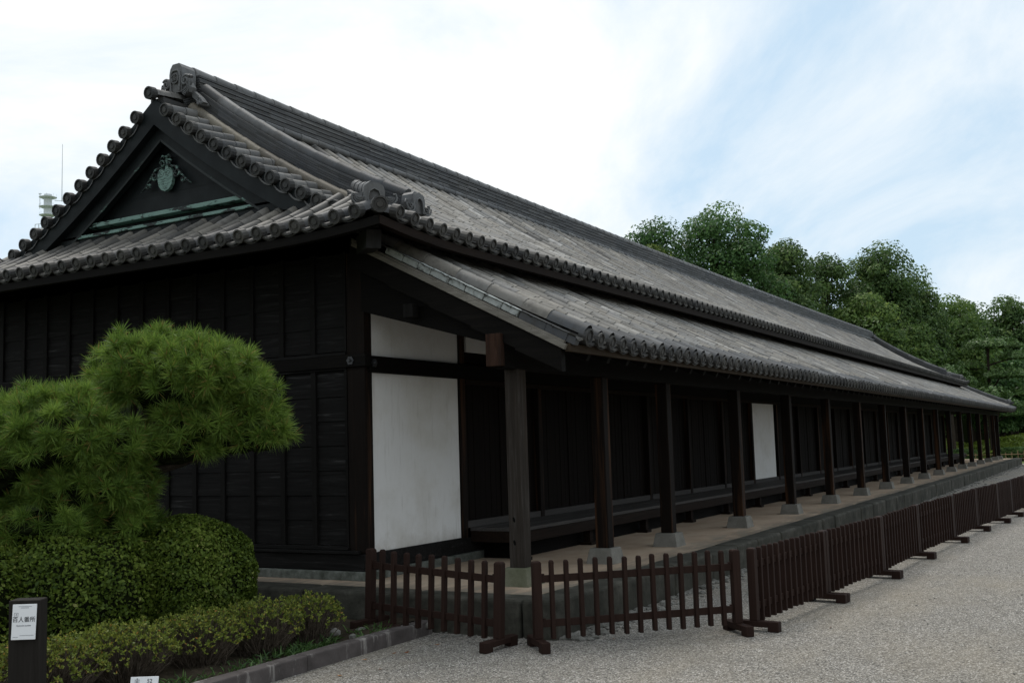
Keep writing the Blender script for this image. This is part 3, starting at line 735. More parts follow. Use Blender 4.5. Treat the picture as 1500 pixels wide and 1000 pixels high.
# roof underside (sheathing) and gables
mb = MB()
for side in (0, 1):
    n_ = 10; vs = []
    for i in range(n_ + 1):
        yy = -0.96 + (YC + 0.96) * i / n_; y = yy if side == 0 else WD - yy
        x0 = -0.96 + max(0.0, min(yy + 0.96, 0.86)); x1 = XE - 0.04 - max(0.0, min(yy + 0.96, 0.86))
        vs += [(x0, y, prof(yy) - 0.035), (x1, y, prof(yy) - 0.035), (x0, y, prof(yy) - 0.075), (x1, y, prof(yy) - 0.075)]
    fs = []
    for i in range(n_):
        a = 4 * i; b = a + 4; fs += [(a, a + 1, b + 1, b), (a + 2, b + 2, b + 3, a + 3), (a, b, b + 2, a + 2), (a + 1, a + 3, b + 3, b + 1)]
    mb.add(vs, fs)
for X0, s_ in ((-0.96, 1), (XE - 0.04, -1)):
    vs = []
    for a in (0.0, 0.96):
        z_ = 3.5 + 0.40 * (a + 0.04) + 0.12 * a * a
        vs += [(X0 + s_ * a, -0.96 + a, z_ - 0.036), (X0 + s_ * a, WD + 0.96 - a, z_ - 0.036), (X0 + s_ * a, -0.96 + a, z_ - 0.078), (X0 + s_ * a, WD + 0.96 - a, z_ - 0.078)]
    mb.add(vs, [(0, 1, 5, 4), (2, 6, 7, 3), (0, 2, 3, 1), (0, 4, 6, 2), (1, 3, 7, 5)])
mb.build('roof_boarding', M['wood_black_x'], roof)
# eave boards of the upper roof
def eave_board(name, mat, fn, c0, c1, n, along, w=0.08, h=0.085):
    mb = MB()
    for i in range(n):
        a = c0 + (c1 - c0) * i / n; b = c0 + (c1 - c0) * (i + 1) / n
        pa, pb = (Vector((a, *fn(a))), Vector((b, *fn(b)))) if along == 'x' else (Vector((fn(a)[0], a, fn(a)[1])), Vector((fn(b)[0], b, fn(b)[1])))
        mb.bar(pa, pb, w, h)
    return mb.build(name, mat, G)
eave_board('eave_board', M['fascia'], lambda x: (-0.955, 3.425 + lift(x, -1, XE)), -0.99, XE - 0.01, 90, 'x')
eave_board('eave_board', M['wood_black_y'], lambda y: (-0.957, 3.423 + lift(y, -1, WD + 1)), -0.985, WD + 0.985, 24, 'y')
eave_board('eave_board', M['fascia'], lambda y: (XE - 0.045, 3.423 + lift(y, -1, WD + 1)), -0.985, WD + 0.985, 24, 'y')
# hip rafter nose
for cx, s_ in ((0, 1), (LW, -1)):
    mb = MB(); mb.bar((cx + s_ * 0.3, 0.3, 3.55), (cx - s_ * 0.70, -0.70, 3.40), 0.15, 0.19); mb.build('hip_rafter', M['grey_nose'] if cx == 0 else M['wood_black'], G, 0.008)

for X, sg in ((0.0, 1), (XE - 1.0, -1)):
    gable = None
    # tympanum
    mb = MB(); pts = [(0.55, 3.82)]
    for i in range(13):
        yy = 0.55 + (YC - 0.55) * i / 12; pts.append((yy, prof(yy) - 0.16))
    full = pts[1:] + [(WD - a, b) for a, b in pts[-2::-1][:-1]] + [(WD - 0.55, 3.82), (0.55, 3.82)]
    mb.prism(full, (X + sg * 0.05, 0, 0), (0, 1, 0), (0, 0, 1), (sg, 0, 0), 0.12)
    for zz in (4.55, 4.95):
        mb.box(min(X + sg * 0.047, X + sg * 0.06), max(X + sg * 0.047, X + sg * 0.06), 1.0 + (zz - 4.2) * 1.5, WD - 1.0 - (zz - 4.2) * 1.5, zz, zz + 0.008)
    gable = mb.build('gable', M['copper_dark'], G)
    # barge boards: outer and inner course
    for (dx0, dx1, zu, zl, nm) in ((-0.205, -0.11, -0.055, -0.37, 'bargeboard'), (-0.105, -0.02, -0.10, -0.545, 'bargeboard')):
        mb = MB(); n_ = 16
        for front in (True, False):
            up, lo = [], []
            for i in range(n_ + 1):
                yy = 0.45 + (YC - 0.45) * i / n_; y = yy if front else WD - yy
                up.append((y, prof(yy) + zu)); lo.append((y, max(prof(yy) + zl, 3.98 if dx0 < -0.15 else 3.96)))
            for i in range(n_):
                q = [up[i], up[i + 1], lo[i + 1], lo[i]]
                vs = [(X + sg * d, a, b) for d in (dx0, dx1) for a, b in q]
                mb.add(vs, [(0, 1, 2, 3), (7, 6, 5, 4), (0, 4, 5, 1), (2, 6, 7, 3), (1, 5, 6, 2), (3, 7, 4, 0)])
        mb.build(nm, M['copper_dark'], gable)
    # verdigris edging on the inner boards
    mb = MB()
    for front in (True, False):
        P_ = []
        for i in range(17):
            yy = 1.35 + (YC - 1.35) * i / 16; P_.append(Vector((X + sg * -0.10, yy if front else WD - yy, prof(yy) - 0.537)))
        for a, b in zip(P_[:-1], P_[1:]): mb.bar(a, b, 0.012, 0.028)
    mb.build('copper_edging', M['patina_edge'], gable)
    for (z0, z1, y0, y1, dx) in ((4.25, 4.305, 1.15, WD - 1.15, -0.075), (4.125, 4.165, 0.95, WD - 0.95, -0.105)):
        mb = MB(); mb.box(min(X + sg * dx, X + sg * 0.052), max(X + sg * dx, X + sg * 0.052), y0, y1, z0, z1)
        mb.build('copper_sill', M['patina'], gable, 0.006)
    mb = MB(); mb.box(min(X - sg * 0.072, X), max(X - sg * 0.072, X), 0.7, WD - 0.7, 3.88, 4.124); mb.build('gable_base_board', M['copper_dark'], gable)
    # hanging gable ornament
    mb = MB(); o = Vector((X - sg * 0.015, YC, 4.72)); fz = Vector((-sg, 0, 0)); ez = Vector((0, 0, 1)); ex = Vector((0, -1 * sg, 0))
    heart = [(0, -0.20), (0.07, -0.175), (0.115, -0.12), (0.135, -0.04), (0.13, 0.04), (0.10, 0.09), (0.05, 0.095), (0, 0.06), (-0.05, 0.095), (-0.10, 0.09), (-0.13, 0.04), (-0.135, -0.04), (-0.115, -0.12), (-0.07, -0.175)]
    heart = [(a * 1.12, b * 1.12) for a, b in heart]
    mw = MB(); mb.prism(heart, o - fz * 0.03, ex, ez, fz, 0.045, 0.5)
    for s_ in (-1, 1):
        spiral(mw, o + ex * s_ * 0.070 + ez * 0.035 + fz * 0.008, ex * s_, ez, 0.066, 0.010, 3.0, -1.9, 0.0085, 30)
        for q in range(5):
            zq = -0.055 - 0.034 * q; wq = 0.125 - 0.02 * q
            mw.tube([o + ez * (zq + 0.012) + fz * 0.010, o + ex * s_ * wq * 0.35 + ez * zq + fz * 0.010, o + ex * s_ * wq * 0.7 + ez * (zq + 0.012) + fz * 0.010, o + ex * s_ * wq + ez * (zq + 0.03) + fz * 0.008], 0.0065, 5)
        # leafy wings
        spiral(mw, o + ex * s_ * 0.22 + ez * 0.02, ex * s_, ez, 0.07, 0.015, 2.6, 1.4, 0.016, 24)
        spiral(mw, o + ex * s_ * 0.36 - ez * 0.10, ex * s_, ez, 0.05, 0.012, 2.4, 1.3, 0.014, 20)
        mw.tube([o + ex * s_ * 0.10 + ez * 0.13, o + ex * s_ * 0.20 + ez * 0.11, o + ex * s_ * 0.30 - ez * 0.0, o + ex * s_ * 0.42 - ez * 0.12, o + ex * s_ * 0.50 - ez * 0.17], [0.02, 0.024, 0.02, 0.016, 0.006], 6)
        spiral(mw, o + ex * s_ * 0.065 + ez * 0.18, ex * s_, ez, 0.055, 0.01, 0.2, 1.2, 0.017, 20)
        mw.tube([o + ez * 0.26 + ex * s_ * 0.02, o + ez * 0.30 + ex * s_ * 0.06, o + ez * 0.25 + ex * s_ * 0.11], [0.02, 0.018, 0.01], 6)
    mb.prism([(-0.03, 0.06), (0.03, 0.06), (0.035, 0.3), (-0.035, 0.3)], o - fz * 0.06, ex, ez, fz, 0.05, 0.5)
    sc_ = lambda L: [(q[0], YC + (q[1] - YC) * 0.86, 4.74 + (q[2] - 4.72) * 0.86) for q in L]; mb.v = sc_(mb.v); mw.v = sc_(mw.v)
    orn = mb.build('gable_ornament', M['patina_ornament'], G); mw.build('scroll_wing', M['patina_wing'], orn)

# -- pent roof
PEX = 48.0
def pz(y): return 2.29 + 0.52 * (y + 2.6) - 0.012 * (y + 2.6) * (-y)
mb = MB()
npc = int((PEX - 0.0) / 0.2625)
for k in range(npc):
    X = 0.03 + 0.2625 * k; tm = min(2.6, PEX - X)
    lf = 0.13 * max(0, 1 - (PEX - X) / 2.5) ** 2 + 0.03 * max(0, 1 - X / 1.2) ** 2
    def pos(t_, X=X): return (X, -2.6 + t_, pz(-2.6 + t_) + lf * max(0, 1 - t_ / 2.0))
    def posm(t_, X=X): return (X + 0.131, -2.6 + t_, pz(-2.6 + t_) + lf * max(0, 1 - t_ / 2.0))
    big_ = k == 0
    tile_row(mb, pos, (0, tm), (1, 0, 0), 0.085 if big_ else RT + 0.002, 0.38 if big_ else 0.28, 0, tbase=(0.42, 0.12) if big_ else None, first=2)
    if tm > 0.2: pan_row(mb, posm, (0, tm), (1, 0, 0), 0.2625)
    p = pos(0); eave_end(mb, (X, p[1] - 0.055, p[2] + 0.012), Vector((0, -1, -0.3)), (1, 0, 0), RT + (0.014 if big_ else 0.006), 0.2625)
def pverge(t_): return (-0.11, -2.6 + t_, pz(-2.6 + t_) + 0.01)
pan_row(mb, pverge, (0.0, 2.6), (1, 0, 0), 0.2, 0.24)
pent = mb.build('pent_roof', [M['tile'], M['tile_end'], M['tile_dark']], G)
# pent roof at the far end (wraps the corner)
mb = MB()
for k in range(36):
    y = -2.5 + 0.2625 * k
    tm = min(2.6, y + 2.6)
    if tm < 0.1: continue
    def pos(t_, y=y): return (PEX - t_, y, pz(-2.6 + t_))
    def posm(t_, y=y): return (PEX - t_, y + 0.131, pz(-2.6 + t_))
    tile_row(mb, pos, (0, tm), (0, 1, 0), RT, 0.4, 0, n=5); pan_row(mb, posm, (0, tm), (0, 1, 0), 0.2625, 0.4)
mb.build('end_pent_roof', [M['tile'], M['tile_end']], G)
mb = MB()
path = [Vector((PEX - a, -2.6 + a, pz(-2.6 + a) + 0.11 * max(0, 1 - a / 2.2) ** 2)) for a in (0.25, 0.7, 1.2, 1.7, 2.2, 2.6)]
stepped_ridge(mb, path, 0, 3, 0.22, 0.042, 0, 0.3, (0.3, 0.15), 0.06)
seg_tube(mb, [p + Vector((0, 0, 0.22)) for p in path], 0.075, 0.34, 10, (0.6, 0.15))
mb.build('hip_ridge', M['tile_dark'], pent)
o = small_oni((PEX - 0.25, -2.36, pz(-2.35) + 0.2), (1, -1, 0), 1.0); o.parent = pent
# boarding, verge strips, eave board
mb = MB()
vs = []
for yy in (-2.52, -1.7, -0.9, 0.0):
    vs += [(-0.17, yy, pz(yy) - 0.04), (PEX - (yy + 2.6), yy, pz(yy) - 0.04), (-0.17, yy, pz(yy) - 0.08), (PEX - (yy + 2.6), yy, pz(yy) - 0.08)]
fs = []
for i in range(3):
    a = 4 * i; b = a + 4; fs += [(a, a + 1, b + 1, b), (a + 2, b + 2, b + 3, a + 3), (a, b, b + 2, a + 2), (a + 1, a + 3, b + 3, b + 1)]
mb.add(vs, fs)
vs = []
for a in (0.06, 2.6):
    for b in (-0.04, -0.08): vs += [(PEX - a, -2.6 + a, pz(-2.6 + a) + b), (PEX - a, WD + 2.6 - a, pz(-2.6 + a) + b)]
mb.add(vs, [(0, 1, 5, 4), (2, 6, 7, 3)])
mb.build('pent_boarding', M['wood_black_x'], pent)
def vz(y): return 2.222 + 0.515 * (y + 2.487)     # underside of the pale verge strip
mb = MB()
ys = np.linspace(-2.52, -0.05, 8)
for a, b in zip(ys[:-1], ys[1:]):
    mb.bar((-0.205, a, vz(a) + 0.025), (-0.205, b, vz(b) + 0.025), 0.05, 0.05)
    mb.bar((-0.185, a + 0.02, vz(a) + 0.07), (-0.185, b + 0.02, vz(b) + 0.07), 0.05, 0.035)
mb.build('verge_strip', M['pale_board'], pent, 0.004)
mb = MB(); y = -2.02
for i in range(9):
    L = random.uniform(0.15, 0.22); y1 = min(y + L, -0.42)
    if y1 > y + 0.05: mb.bar((-0.16, y + 0.004, vz(y) + 0.128), (-0.16, y1 - 0.004, vz(y1) + 0.128), 0.06, 0.075, (0, 0, 1), random.random())
    y = y1
mb.build('verge_mortar', M['mortar'], pent, 0.008)
mb = MB()
for a, b in ((-2.52, -2.30), (-2.305, -2.03)):
    mb.bar((-0.16, a, vz(a) + 0.125), (-0.16, b, vz(b) + 0.125), 0.05, 0.08, (0, 0, 1), 0.3)
mb.bar((-0.13, -2.60, vz(-2.6) + 0.115), (-0.13, -2.44, vz(-2.44) + 0.115), 0.09, 0.07, (0, 0, 1), 0.3)
mb.build('verge_end_tile', M['tile_dark'], pent)
mb = MB()
n_ = 48
for i in range(n_):
    a = -0.19 + (PEX - 0.05 + 0.19) * i / n_; b = -0.19 + (PEX - 0.05 + 0.19) * (i + 1) / n_
    lf = lambda x: 0.11 * max(0, 1 - (PEX - x) / 2.5) ** 2
    mb.bar((a, -2.53, 2.228 + lf(a)), (b, -2.53, 2.228 + lf(b)), 0.05, 0.075)
mb.build('eave_board', M['eave_board'], pent)
# dark barge board under the verge strip
mb = MB()
ys = np.linspace(-2.46, 0.0, 6)
for a, b in zip(ys[:-1], ys[1:]):
    q = [(a, vz(a) - 0.012), (b, vz(b) - 0.012), (b, vz(b) - 0.245), (a, vz(a) - 0.225)]
    vs = [(d, y_, z_) for d in (-0.19, -0.11) for y_, z_ in q]
    mb.add(vs, [(0, 1, 2, 3), (7, 6, 5, 4), (0, 4, 5, 1), (2, 6, 7, 3), (1, 5, 6, 2), (3, 7, 4, 0)])
mb.build('bargeboard', M['wood_black_y'], pent)
mb = MB(); mb.box(-0.21, -0.10, -0.80, -0.68, 2.66, 2.80); mb.build('purlin_end', M['batten'], pent, 0.006)
# rafters under the pent roof
mbr = MB(); mbr.bar((0, -2.47, pz(-2.47) - 0.16), (0, 0.0, pz(0.0) - 0.16), 0.065, 0.12)
raf = mbr.build('rafter', M['batten'], pent); raf.location.x = 0.40
nr = 98
for i in range(1, nr):
    c = raf.copy(); COL.objects.link(c); c.location.x = 0.40 + 0.478 * i
    if c.location.x > PEX - 2.65: c.scale.y = max(0.05, 1.0)
    if c.location.x > 45.3: bpy.data.objects.remove(c); break
mbr = MB(); mbr.bar((0, -0.90, prof(-0.9) - 0.12), (0, 0.0, prof(0) - 0.13), 0.06, 0.085)
raf2 = mbr.build('rafter', M['wood_black_y'], roof); raf2.location.x = -0.02
for i in range(1, 90):
    c = raf2.copy(); COL.objects.link(c); c.location.x = -0.02 + 0.478 * i
    if c.location.x > LW + 0.4: bpy.data.objects.remove(c); break

# -- wall plate, posts
mb = MB(); mb.box(-0.17, 47.3, -1.825, -1.675, 2.085, 2.50); kb = mb.build('eave_beam', M['wood_black_x'], G, 0.008)
mb = MB(); mb.box(-0.235, -0.165, -1.835, -1.665, 2.10, 2.415); mb.build('beam_end', M['red_wood'], kb, 0.006)
mb = MB()
poly = [(-0.03, 2.80), (-1.70, 2.32), (-1.70, 2.48), (-0.03, 3.22)]
mb.prism(poly, (-0.06, 0, 0), (0, 1, 0), (0, 0, 1), (1, 0, 0), 0.12); mb.build('tie_beam', M['wood_black_y'], G, 0.008)

pxs = [0.02, 1.97, 3.93] + [3.93 + 2.95 * i for i in range(1, 15)] + [47.1]
mbp = MB(); mbp.box(-0.080, 0.080, -0.080, 0.080, 0.15, 2.087)
mbb = MB(); mbb.frustum(0, 0, -0.02, 0.16, 0.34, 0.34, 0.27, 0.27)
def make_post(x, pm, bmat, first=None):
    if first is None:
        p = mbp.build('post', pm, G, 0.012); b = mbb.build('base_stone', bmat, p, 0.008)
    else:
        p = first.copy(); COL.objects.link(p); b = first.children[0].copy(); COL.objects.link(b); b.parent = p
    p.location = (x + 0.14, -1.76, 0.0)
    return p
make_post(pxs[0], M['post_grey'], M['base_stone_moss'])['label'] = 'weathered grey end post with two knots'
fp = make_post(pxs[2], M['post_dark'], M['base_stone'])
for i, x in enumerate(pxs):
    if i in (0, 2): continue
    make_post(x, None, None, fp)
for o in G.children:
    if o.name == 'post':      # knots in the first post, on its gable-side face
        mb = MB()
        for zz in (0.62, 0.40):
            mb.prism([(0.013 * math.cos(q * math.pi / 6), 0.026 * math.sin(q * math.pi / 6)) for q in range(12)], (-0.0805, 0.015, zz), (0, 1, 0), (0, 0.2, 1), (-1, 0, 0), 0.002)
        mb.build('knot', M['wood_black'], o)

# -- gable-end wall
mb = MB()
def boards(z0, z1, step):
    zz = z0
    while zz < z1 - 0.02:
        ze = min(zz + step, z1); y = 0.2
        while y < WE - 0.25:
            L = min(0.455 * random.choice((2, 4, 4, 6)), WE - 0.2 - y); j = random.uniform(-0.002, 0.002)
            vs = [(-0.022 + j, y, zz), (-0.022 + j, y + L, zz), (-0.010 + j, y + L, ze + 0.01), (-0.010 + j, y, ze + 0.01), (0.01, y, zz), (0.01, y + L, zz), (0.01, y + L, ze + 0.01), (0.01, y, ze + 0.01)]
            mb.add(vs, [(0, 1, 2, 3), (7, 6, 5, 4), (0, 4, 5, 1), (3, 2, 6, 7)], random.random())
            y += L
        zz = ze
boards(0.345, 2.20, 0.262); boards(2.40, 3.46, 0.262)
for k in range(15):
    y = 0.20 + 0.45 * k + 0.0
    if k == 0: mb.box(-0.050, -0.001, 0.185, 0.215, 0.33, 2.215, 0.5, 1); mb.box(-0.050, -0.001, 0.185, 0.215, 2.39, 3.47, 0.5, 1); continue
    w = 0.033
    mb.box(-0.044, -0.002, y - w, y + w, 0.34, 2.205, 0.5, 1); mb.box(-0.044, -0.002, y - w, y + w, 2.39, 3.47, 0.5, 1)
wall = mb.build('clapboard_wall', [M['clapboard'], M['batten']], G)
mb = MB(); mb.box(-0.066, 0.0, 0.185, WE - 0.15, 0.300, 0.338); mb.box(-0.056, 0.0, 0.185, WE - 0.15, 2.195, 2.218); mb.box(-0.07, 0.0, 0.185, WE - 0.15, 2.352, 2.386)
mb.build('ledge', M['clapboard'], wall, 0.004)
mb = MB(); mb.box(-0.10, 0.02, 0.03, WE, 0.262, 0.296); mb.build('sill', M['clapboard'], G, 0.006)
mb = MB(); mb.box(-0.065, 0.08, -0.03, WE + 0.03, 0.085, 0.26); mb.box(0.081, LW, -0.045, 0.08, 0.085, 0.262); mb.build('base_beam', M['clapboard'], G, 0.01)
mb = MB(); mb.box(-0.09, 0.1, -0.06, WE + 0.06, -0.02, 0.083); mb.box(0.101, LW, -0.07, 0.1, -0.02, 0.081); mb.build('foundation_stone', M['sill_stone'], G, 0.015)
# corner posts
mb = MB(); mb.box(-0.045, 0.085, -0.055, 0.18, 0.262, 3.45); mb.build('corner_post', M['post_dark'], G, 0.01)
mb = MB(); mb.box(-0.045, 0.085, WE - 0.18, WE + 0.055, 0.262, 3.45); mb.build('corner_post', M['post_dark'], G, 0.01)
mb = MB(); mb.box(LW - 0.12, LW + 0.04, -0.055, 0.15, 0.262, 3.45); mb.build('corner_post', M['post_dark'], G, 0.01)
# nageshi rails with nail covers
mb = MB(); mb.box(-0.085, 0.0, -0.095, WE + 0.09, 2.218, 2.35); rail_s = mb.build('lintel_rail', M['wood_black_y'], G, 0.006)
mb = MB(); mb.box(0.002, LW + 0.05, -0.092, 0.0, 2.162, 2.334); rail_f = mb.build('lintel_rail', M['wood_black_x'], G, 0.006)
def nail(o, fz, ex, parent):
    mb = MB(); o, fz, ex = Vector(o), Vector(fz), Vector(ex); ez = Vector((0, 0, 1))
    mb.prism([(0.05 * (1 if i % 2 == 0 else 0.8) * math.cos(i * math.pi / 6), 0.05 * (1 if i % 2 == 0 else 0.8) * math.sin(i * math.pi / 6)) for i in range(12)], o, ex, ez, fz, 0.012)
    mb.tube([o, o + fz * 0.03], [0.024, 0.012], 8)
    mb.build('nail_cover', M['iron'], parent)
nail((-0.085, 0.10, 2.285), (-1, 0, 0), (0, -1, 0), rail_s); nail((0.07, -0.092, 2.255), (0, -1, 0), (1, 0, 0), rail_f)
# rear wall, and an unseen core wall added to block light
mb = MB(); mb.box(0.05, LW - 0.02, WE - 0.1, WE, 0.1, 3.5); mb.box(LW - 0.06, LW, 0.08, WE, 0.1, 3.5); mb.build('rear_wall', M['plank'], G)
mb = MB(); mb.box(0.086, LW - 0.1, 0.09, 0.16, 0.1, 3.56); mb.build('light_block_wall', M['plank'], G)

# -- front wall: plaster bay, then plank shutters between studs
def plaster(x0, x1, z0, z1):
    mb = MB(); nx_, nz_ = max(2, int((x1 - x0) / 0.1)), max(2, int((z1 - z0) / 0.1))
    mb.box(x0, x1, -0.02, 0.08, z0, z1); return mb.build('plaster_panel', M['plaster'], G, 0.006)
plaster(0.088, 1.815, 0.264, 2.16); plaster(0.09, 1.86, 2.336, 3.4); plaster(2.03, 3.7, 2.50, 3.3)
plaster(13.56, 15.24, 0.455, 2.16)
KEN = 1.93
studs = MB(); studs.box(-0.055, 0.055, -0.05, 0.085, 0.262, 3.5)
st0 = studs.build('wall_stud', M['post_dark'], G, 0.008); st0.location.x = KEN - 0.05
for k in range(2, 22):
    c = st0.copy(); COL.objects.link(c); c.location.x = KEN * k - 0.02
door_mb = MB(); w_ = KEN / 2 - 0.06
nb = 7
for i in range(nb):
    a = -w_ / 2 + w_ * i / nb; j = random.uniform(-0.003, 0.003)
    door_mb.box(a + 0.003, a + w_ / nb - 0.003, 0.012 + j, 0.04 + j, 0.455, 2.161)
for a in (-w_ / 2, w_ / 2): door_mb.box(a - 0.02, a + 0.02, 0.0, 0.044, 0.452, 2.158)
d0 = None
for k in range(1, 22):
    for h in (0, 1):
        if k == 7: continue
        x = KEN * (k + 0.25 + 0.5 * h) - 0.02
        if d0 is None:
            d0 = door_mb.build('shutter', M['plank'], G, 0.003); c = d0
        else: c = d0.copy(); COL.objects.link(c)
        c.location = (x, 0.0 + 0.022 * h, 0)
mb = MB(); mb.box(KEN, LW, -0.04, 0.085, 0.37, 0.452); mb.build('threshold', M['floor_plank'], G, 0.006)
mb = MB(); mb.box(KEN + 0.01, LW, -0.062, 0.0, 2.10, 2.158); mb.build('door_head', M['fascia'], G, 0.004)
mb = MB()
x = KEN
while x < LW - 0.05:
    mb.box(x + 0.003, min(x + 0.24, LW) - 0.003, 0.01 + random.uniform(-0.003, 0.003), 0.06, 2.336, 3.55); x += 0.24
mb.build('upper_wall', M['plank'], G)
# -- veranda
mb = MB(); nbd = 5; EY = -0.78; EXN, EXF = 1.98, 43.35
for i in range(nbd):
    a = EY + (-0.045 - EY) * i / nbd; b = EY + (-0.045 - EY) * (i + 1) / nbd; x = EXN + 0.03
    while x < EXF:
        L = min(random.uniform(3.2, 4.2), EXF - x); j = random.uniform(-0.002, 0.002)
        mb.box(x + 0.002, x + L - 0.002, a + 0.003, b - 0.003, 0.335 + j, 0.375 + j); x += L
ver = mb.build('veranda', M['floor_plank'], G, 0.003)
mb = MB(); mb.box(EXN, EXF, EY + 0.01, EY + 0.07, 0.20, 0.332); mb.box(EXN, EXN + 0.06, EY + 0.072, -0.05, 0.20, 0.332); mb.box(EXF - 0.06, EXF, EY + 0.072, 1.5, 0.2, 0.332)
mb.build('edge_beam', M['fascia'], ver, 0.005)
mb = MB(); mb.box(EXN, EXN + 0.028, EY, -0.045, 0.333, 0.374); mb.build('end_board', M['floor_plank'], ver, 0.003)
mb = MB(); mb.box(EXN + 0.25, EXF - 0.2, -0.52, -0.48, -0.02, 0.33); mb.box(EXN + 0.25, EXN + 0.29, -0.479, -0.08, -0.02, 0.33); mb.build('underfloor_shade_board', M['wood_black_x'], ver)  # dark board added to paint the shade under the veranda
lg = MB(); lg.box(-0.05, 0.05, -0.05, 0.05, -0.02, 0.198); lg.box(-0.085, 0.085, -0.085, 0.085, -0.02, 0.03)
l0 = lg.build('leg', M['fascia'], ver, 0.005); l0.location = (EXN + 0.12, EY + 0.09, 0)
for i in range(1, 22):
    c = l0.copy(); COL.objects.link(c); c.location = (EXN + 0.12 + 1.93 * i, EY + 0.16, 0)

# ------------------------------------------------------------------ fence panels
def fence_panel(length, npick, label, L, R, zL=GZ, zR=GZ):
    L, R = Vector((L[0], L[1], zL)), Vector((R[0], R[1], zR)); d = R - L; ang = math.atan2(d.y, d.x)
    root = empty('fence_panel', L, ang); root.rotation_euler = (0, -math.atan2(d.z, Vector((d.x, d.y)).length), ang)
    tag(root, label, 'fence', 'brown picket fence panels standing round the guardhouse platform')
    length = d.length
    for k, x in enumerate((0.0, length)):
        key = 'fence_post'
        mb = MB(); mb.box(-0.036, 0.036, -0.036, 0.036, 0.088, 0.70); mb.frustum(0, 0, 0.7001, 0.712, 0.072, 0.072, 0.05, 0.05)
        p = mb.build('post', M['fence_paint'], root, 0.005); p.location = (x, 0, 0)
        mb = MB()
        mb.box(-0.037, 0.037, -0.225, -0.125, 0.0, 0.087); mb.box(-0.037, 0.037, 0.125, 0.225, 0.0, 0.087); mb.box(-0.037, 0.037, -0.1249, 0.1249, 0.035, 0.0868)
        f = mb.build('foot', M['fence_paint'], p, 0.006); f.location = (0, 0, 0.001)
    for zz in (0.565, 0.205):
        mb = MB(); mb.box(0.0355, length - 0.0355, -0.012, 0.012, zz - 0.03, zz + 0.03)
        for x in (0.055, length - 0.055): mb.box(x - 0.012, x + 0.012, -0.011, 0.011, zz + 0.0302, zz + 0.042)
        mb.build('rail', M['fence_paint'], root, 0.004)
    pk = None
    for i in range(npick):
        x = length * (i + 1) / (npick + 1)
        if pk is None:
            mb = MB(); mb.box(-0.017, 0.017, -0.033, 0.017, 0.075, 0.70); mb.frustum(0, -0.008, 0.7001, 0.712, 0.034, 0.050, 0.02, 0.034)
            pk = mb.build('picket', M['fence_paint'], root, 0.004); c = pk
        else: c = pk.copy(); COL.objects.link(c); c.parent = root
        c.location = (x, random.uniform(-0.002, 0.002), random.uniform(-0.006, 0.006)); c.rotation_euler = (0, random.uniform(-0.008, 0.008), 0)
    return root
fence_panel(1.5, 9, 'brown fence panel with nine pickets beside the white plaster wall', (-1.125, -0.90), (-1.265, -2.335), -0.265, GZ)
fence_panel(1.8, 13, 'brown fence panel seen face on across the near platform corner', (-1.165, -2.655), (0.10, -3.93))
ends = [(0.27, -4.03), (2.06, -4.20), (4.07, -4.375), (6.19, -4.44), (8.5, -4.585), (10.577, -4.683), (12.35, -4.85), (13.95, -4.95)]
for i in range(5): ends.append((ends[-1][0] + 1.95, ends[-1][1] - 0.10))
words = ['first', 'second', 'third', 'fourth', 'fifth', 'sixth', 'seventh', 'eighth', 'ninth', 'tenth', 'eleventh', 'twelfth']
for i, (a, b) in enumerate(zip(ends[:-1], ends[1:])):
    A, B = Vector((*a, 0)), Vector((*b, 0)); d = (B - A).normalized()
    if i: A = A + d * 0.085
    fence_panel(0, 12, '%s brown fence panel of the edge-on row running away along the gravel' % words[i], (A.x, A.y), (B.x, B.y))

# ------------------------------------------------------------------ signs
def text_mesh(name, body, size, mat, parent, loc, rot, ext=0.0012):
    c = bpy.data.curves.new(name, 'FONT'); c.body = body; c.size = size; c.align_x = 'CENTER'; c.align_y = 'CENTER'; c.extrude = ext
    o = bpy.data.objects.new(name, c); COL.objects.link(o)
    bpy.context.view_layer.update()
    me = bpy.data.meshes.new_from_object(o.evaluated_get(bpy.context.evaluated_depsgraph_get()))
    bpy.data.objects.remove(o); me.materials.clear(); me.materials.append(mat)
    q = bpy.data.objects.new(name, me); COL.objects.link(q); q.parent = parent; q.location = loc; q.rotation_euler = rot
    return q
def sign(base, h, w, pw, ph, tilt, face, label, kind):
    r = empty('sign', base, face); tag(r, label, 'sign')
    mb = MB()
    if kind == 'big':
        mb.box(-w / 2, w / 2, 0, 0.12, -0.1, h)
        mb.build('post', M['sign_wood'], r, 0.008)
    else:
        mb.box(-0.02, 0.02, 0.0, 0.03, -0.1, h - 0.03); mb.build('stake', M['sign_wood'], r, 0.004)
    mb = MB(); mb.box(-pw / 2, pw / 2, -0.004, 0.004, -ph / 2, ph / 2)
    p = mb.build('plate', M['white'], r, 0.002)
    p.location = (0.008 if kind == 'big' else 0, -0.014, h - ph / 2 - 0.022); p.rotation_euler = (tilt[0], tilt[1], tilt[2])
    return p
R90 = (math.pi / 2, 0, 0)
p = sign((-4.815, -1.16, -0.26), 0.765, 0.185, 0.142, 0.205, (-0.10, 0.0, 0.0), -1.03, 'dark wooden sign post with white plate among the low shrubs', 'big')
text_mesh('lettering', '百人番所', 0.034, M['print'], p, (0.0, -0.0045, 0.012), R90)
text_mesh('lettering', '4', 0.017, M['print_grey'], p, (-0.047, -0.0045, 0.042), R90)
mb = MB()
for a in ((-0.012, -0.012), (-0.012, 0.012)): pass
for (x0, x1, z0, z1) in ((-0.059, -0.035, 0.031, 0.0325), (-0.059, -0.035, 0.0515, 0.053), (-0.059, -0.0575, 0.0325, 0.0515), (-0.0365, -0.035, 0.0325, 0.0515)): mb.box(x0, x1, -0.0055, -0.0042, z0, z1)
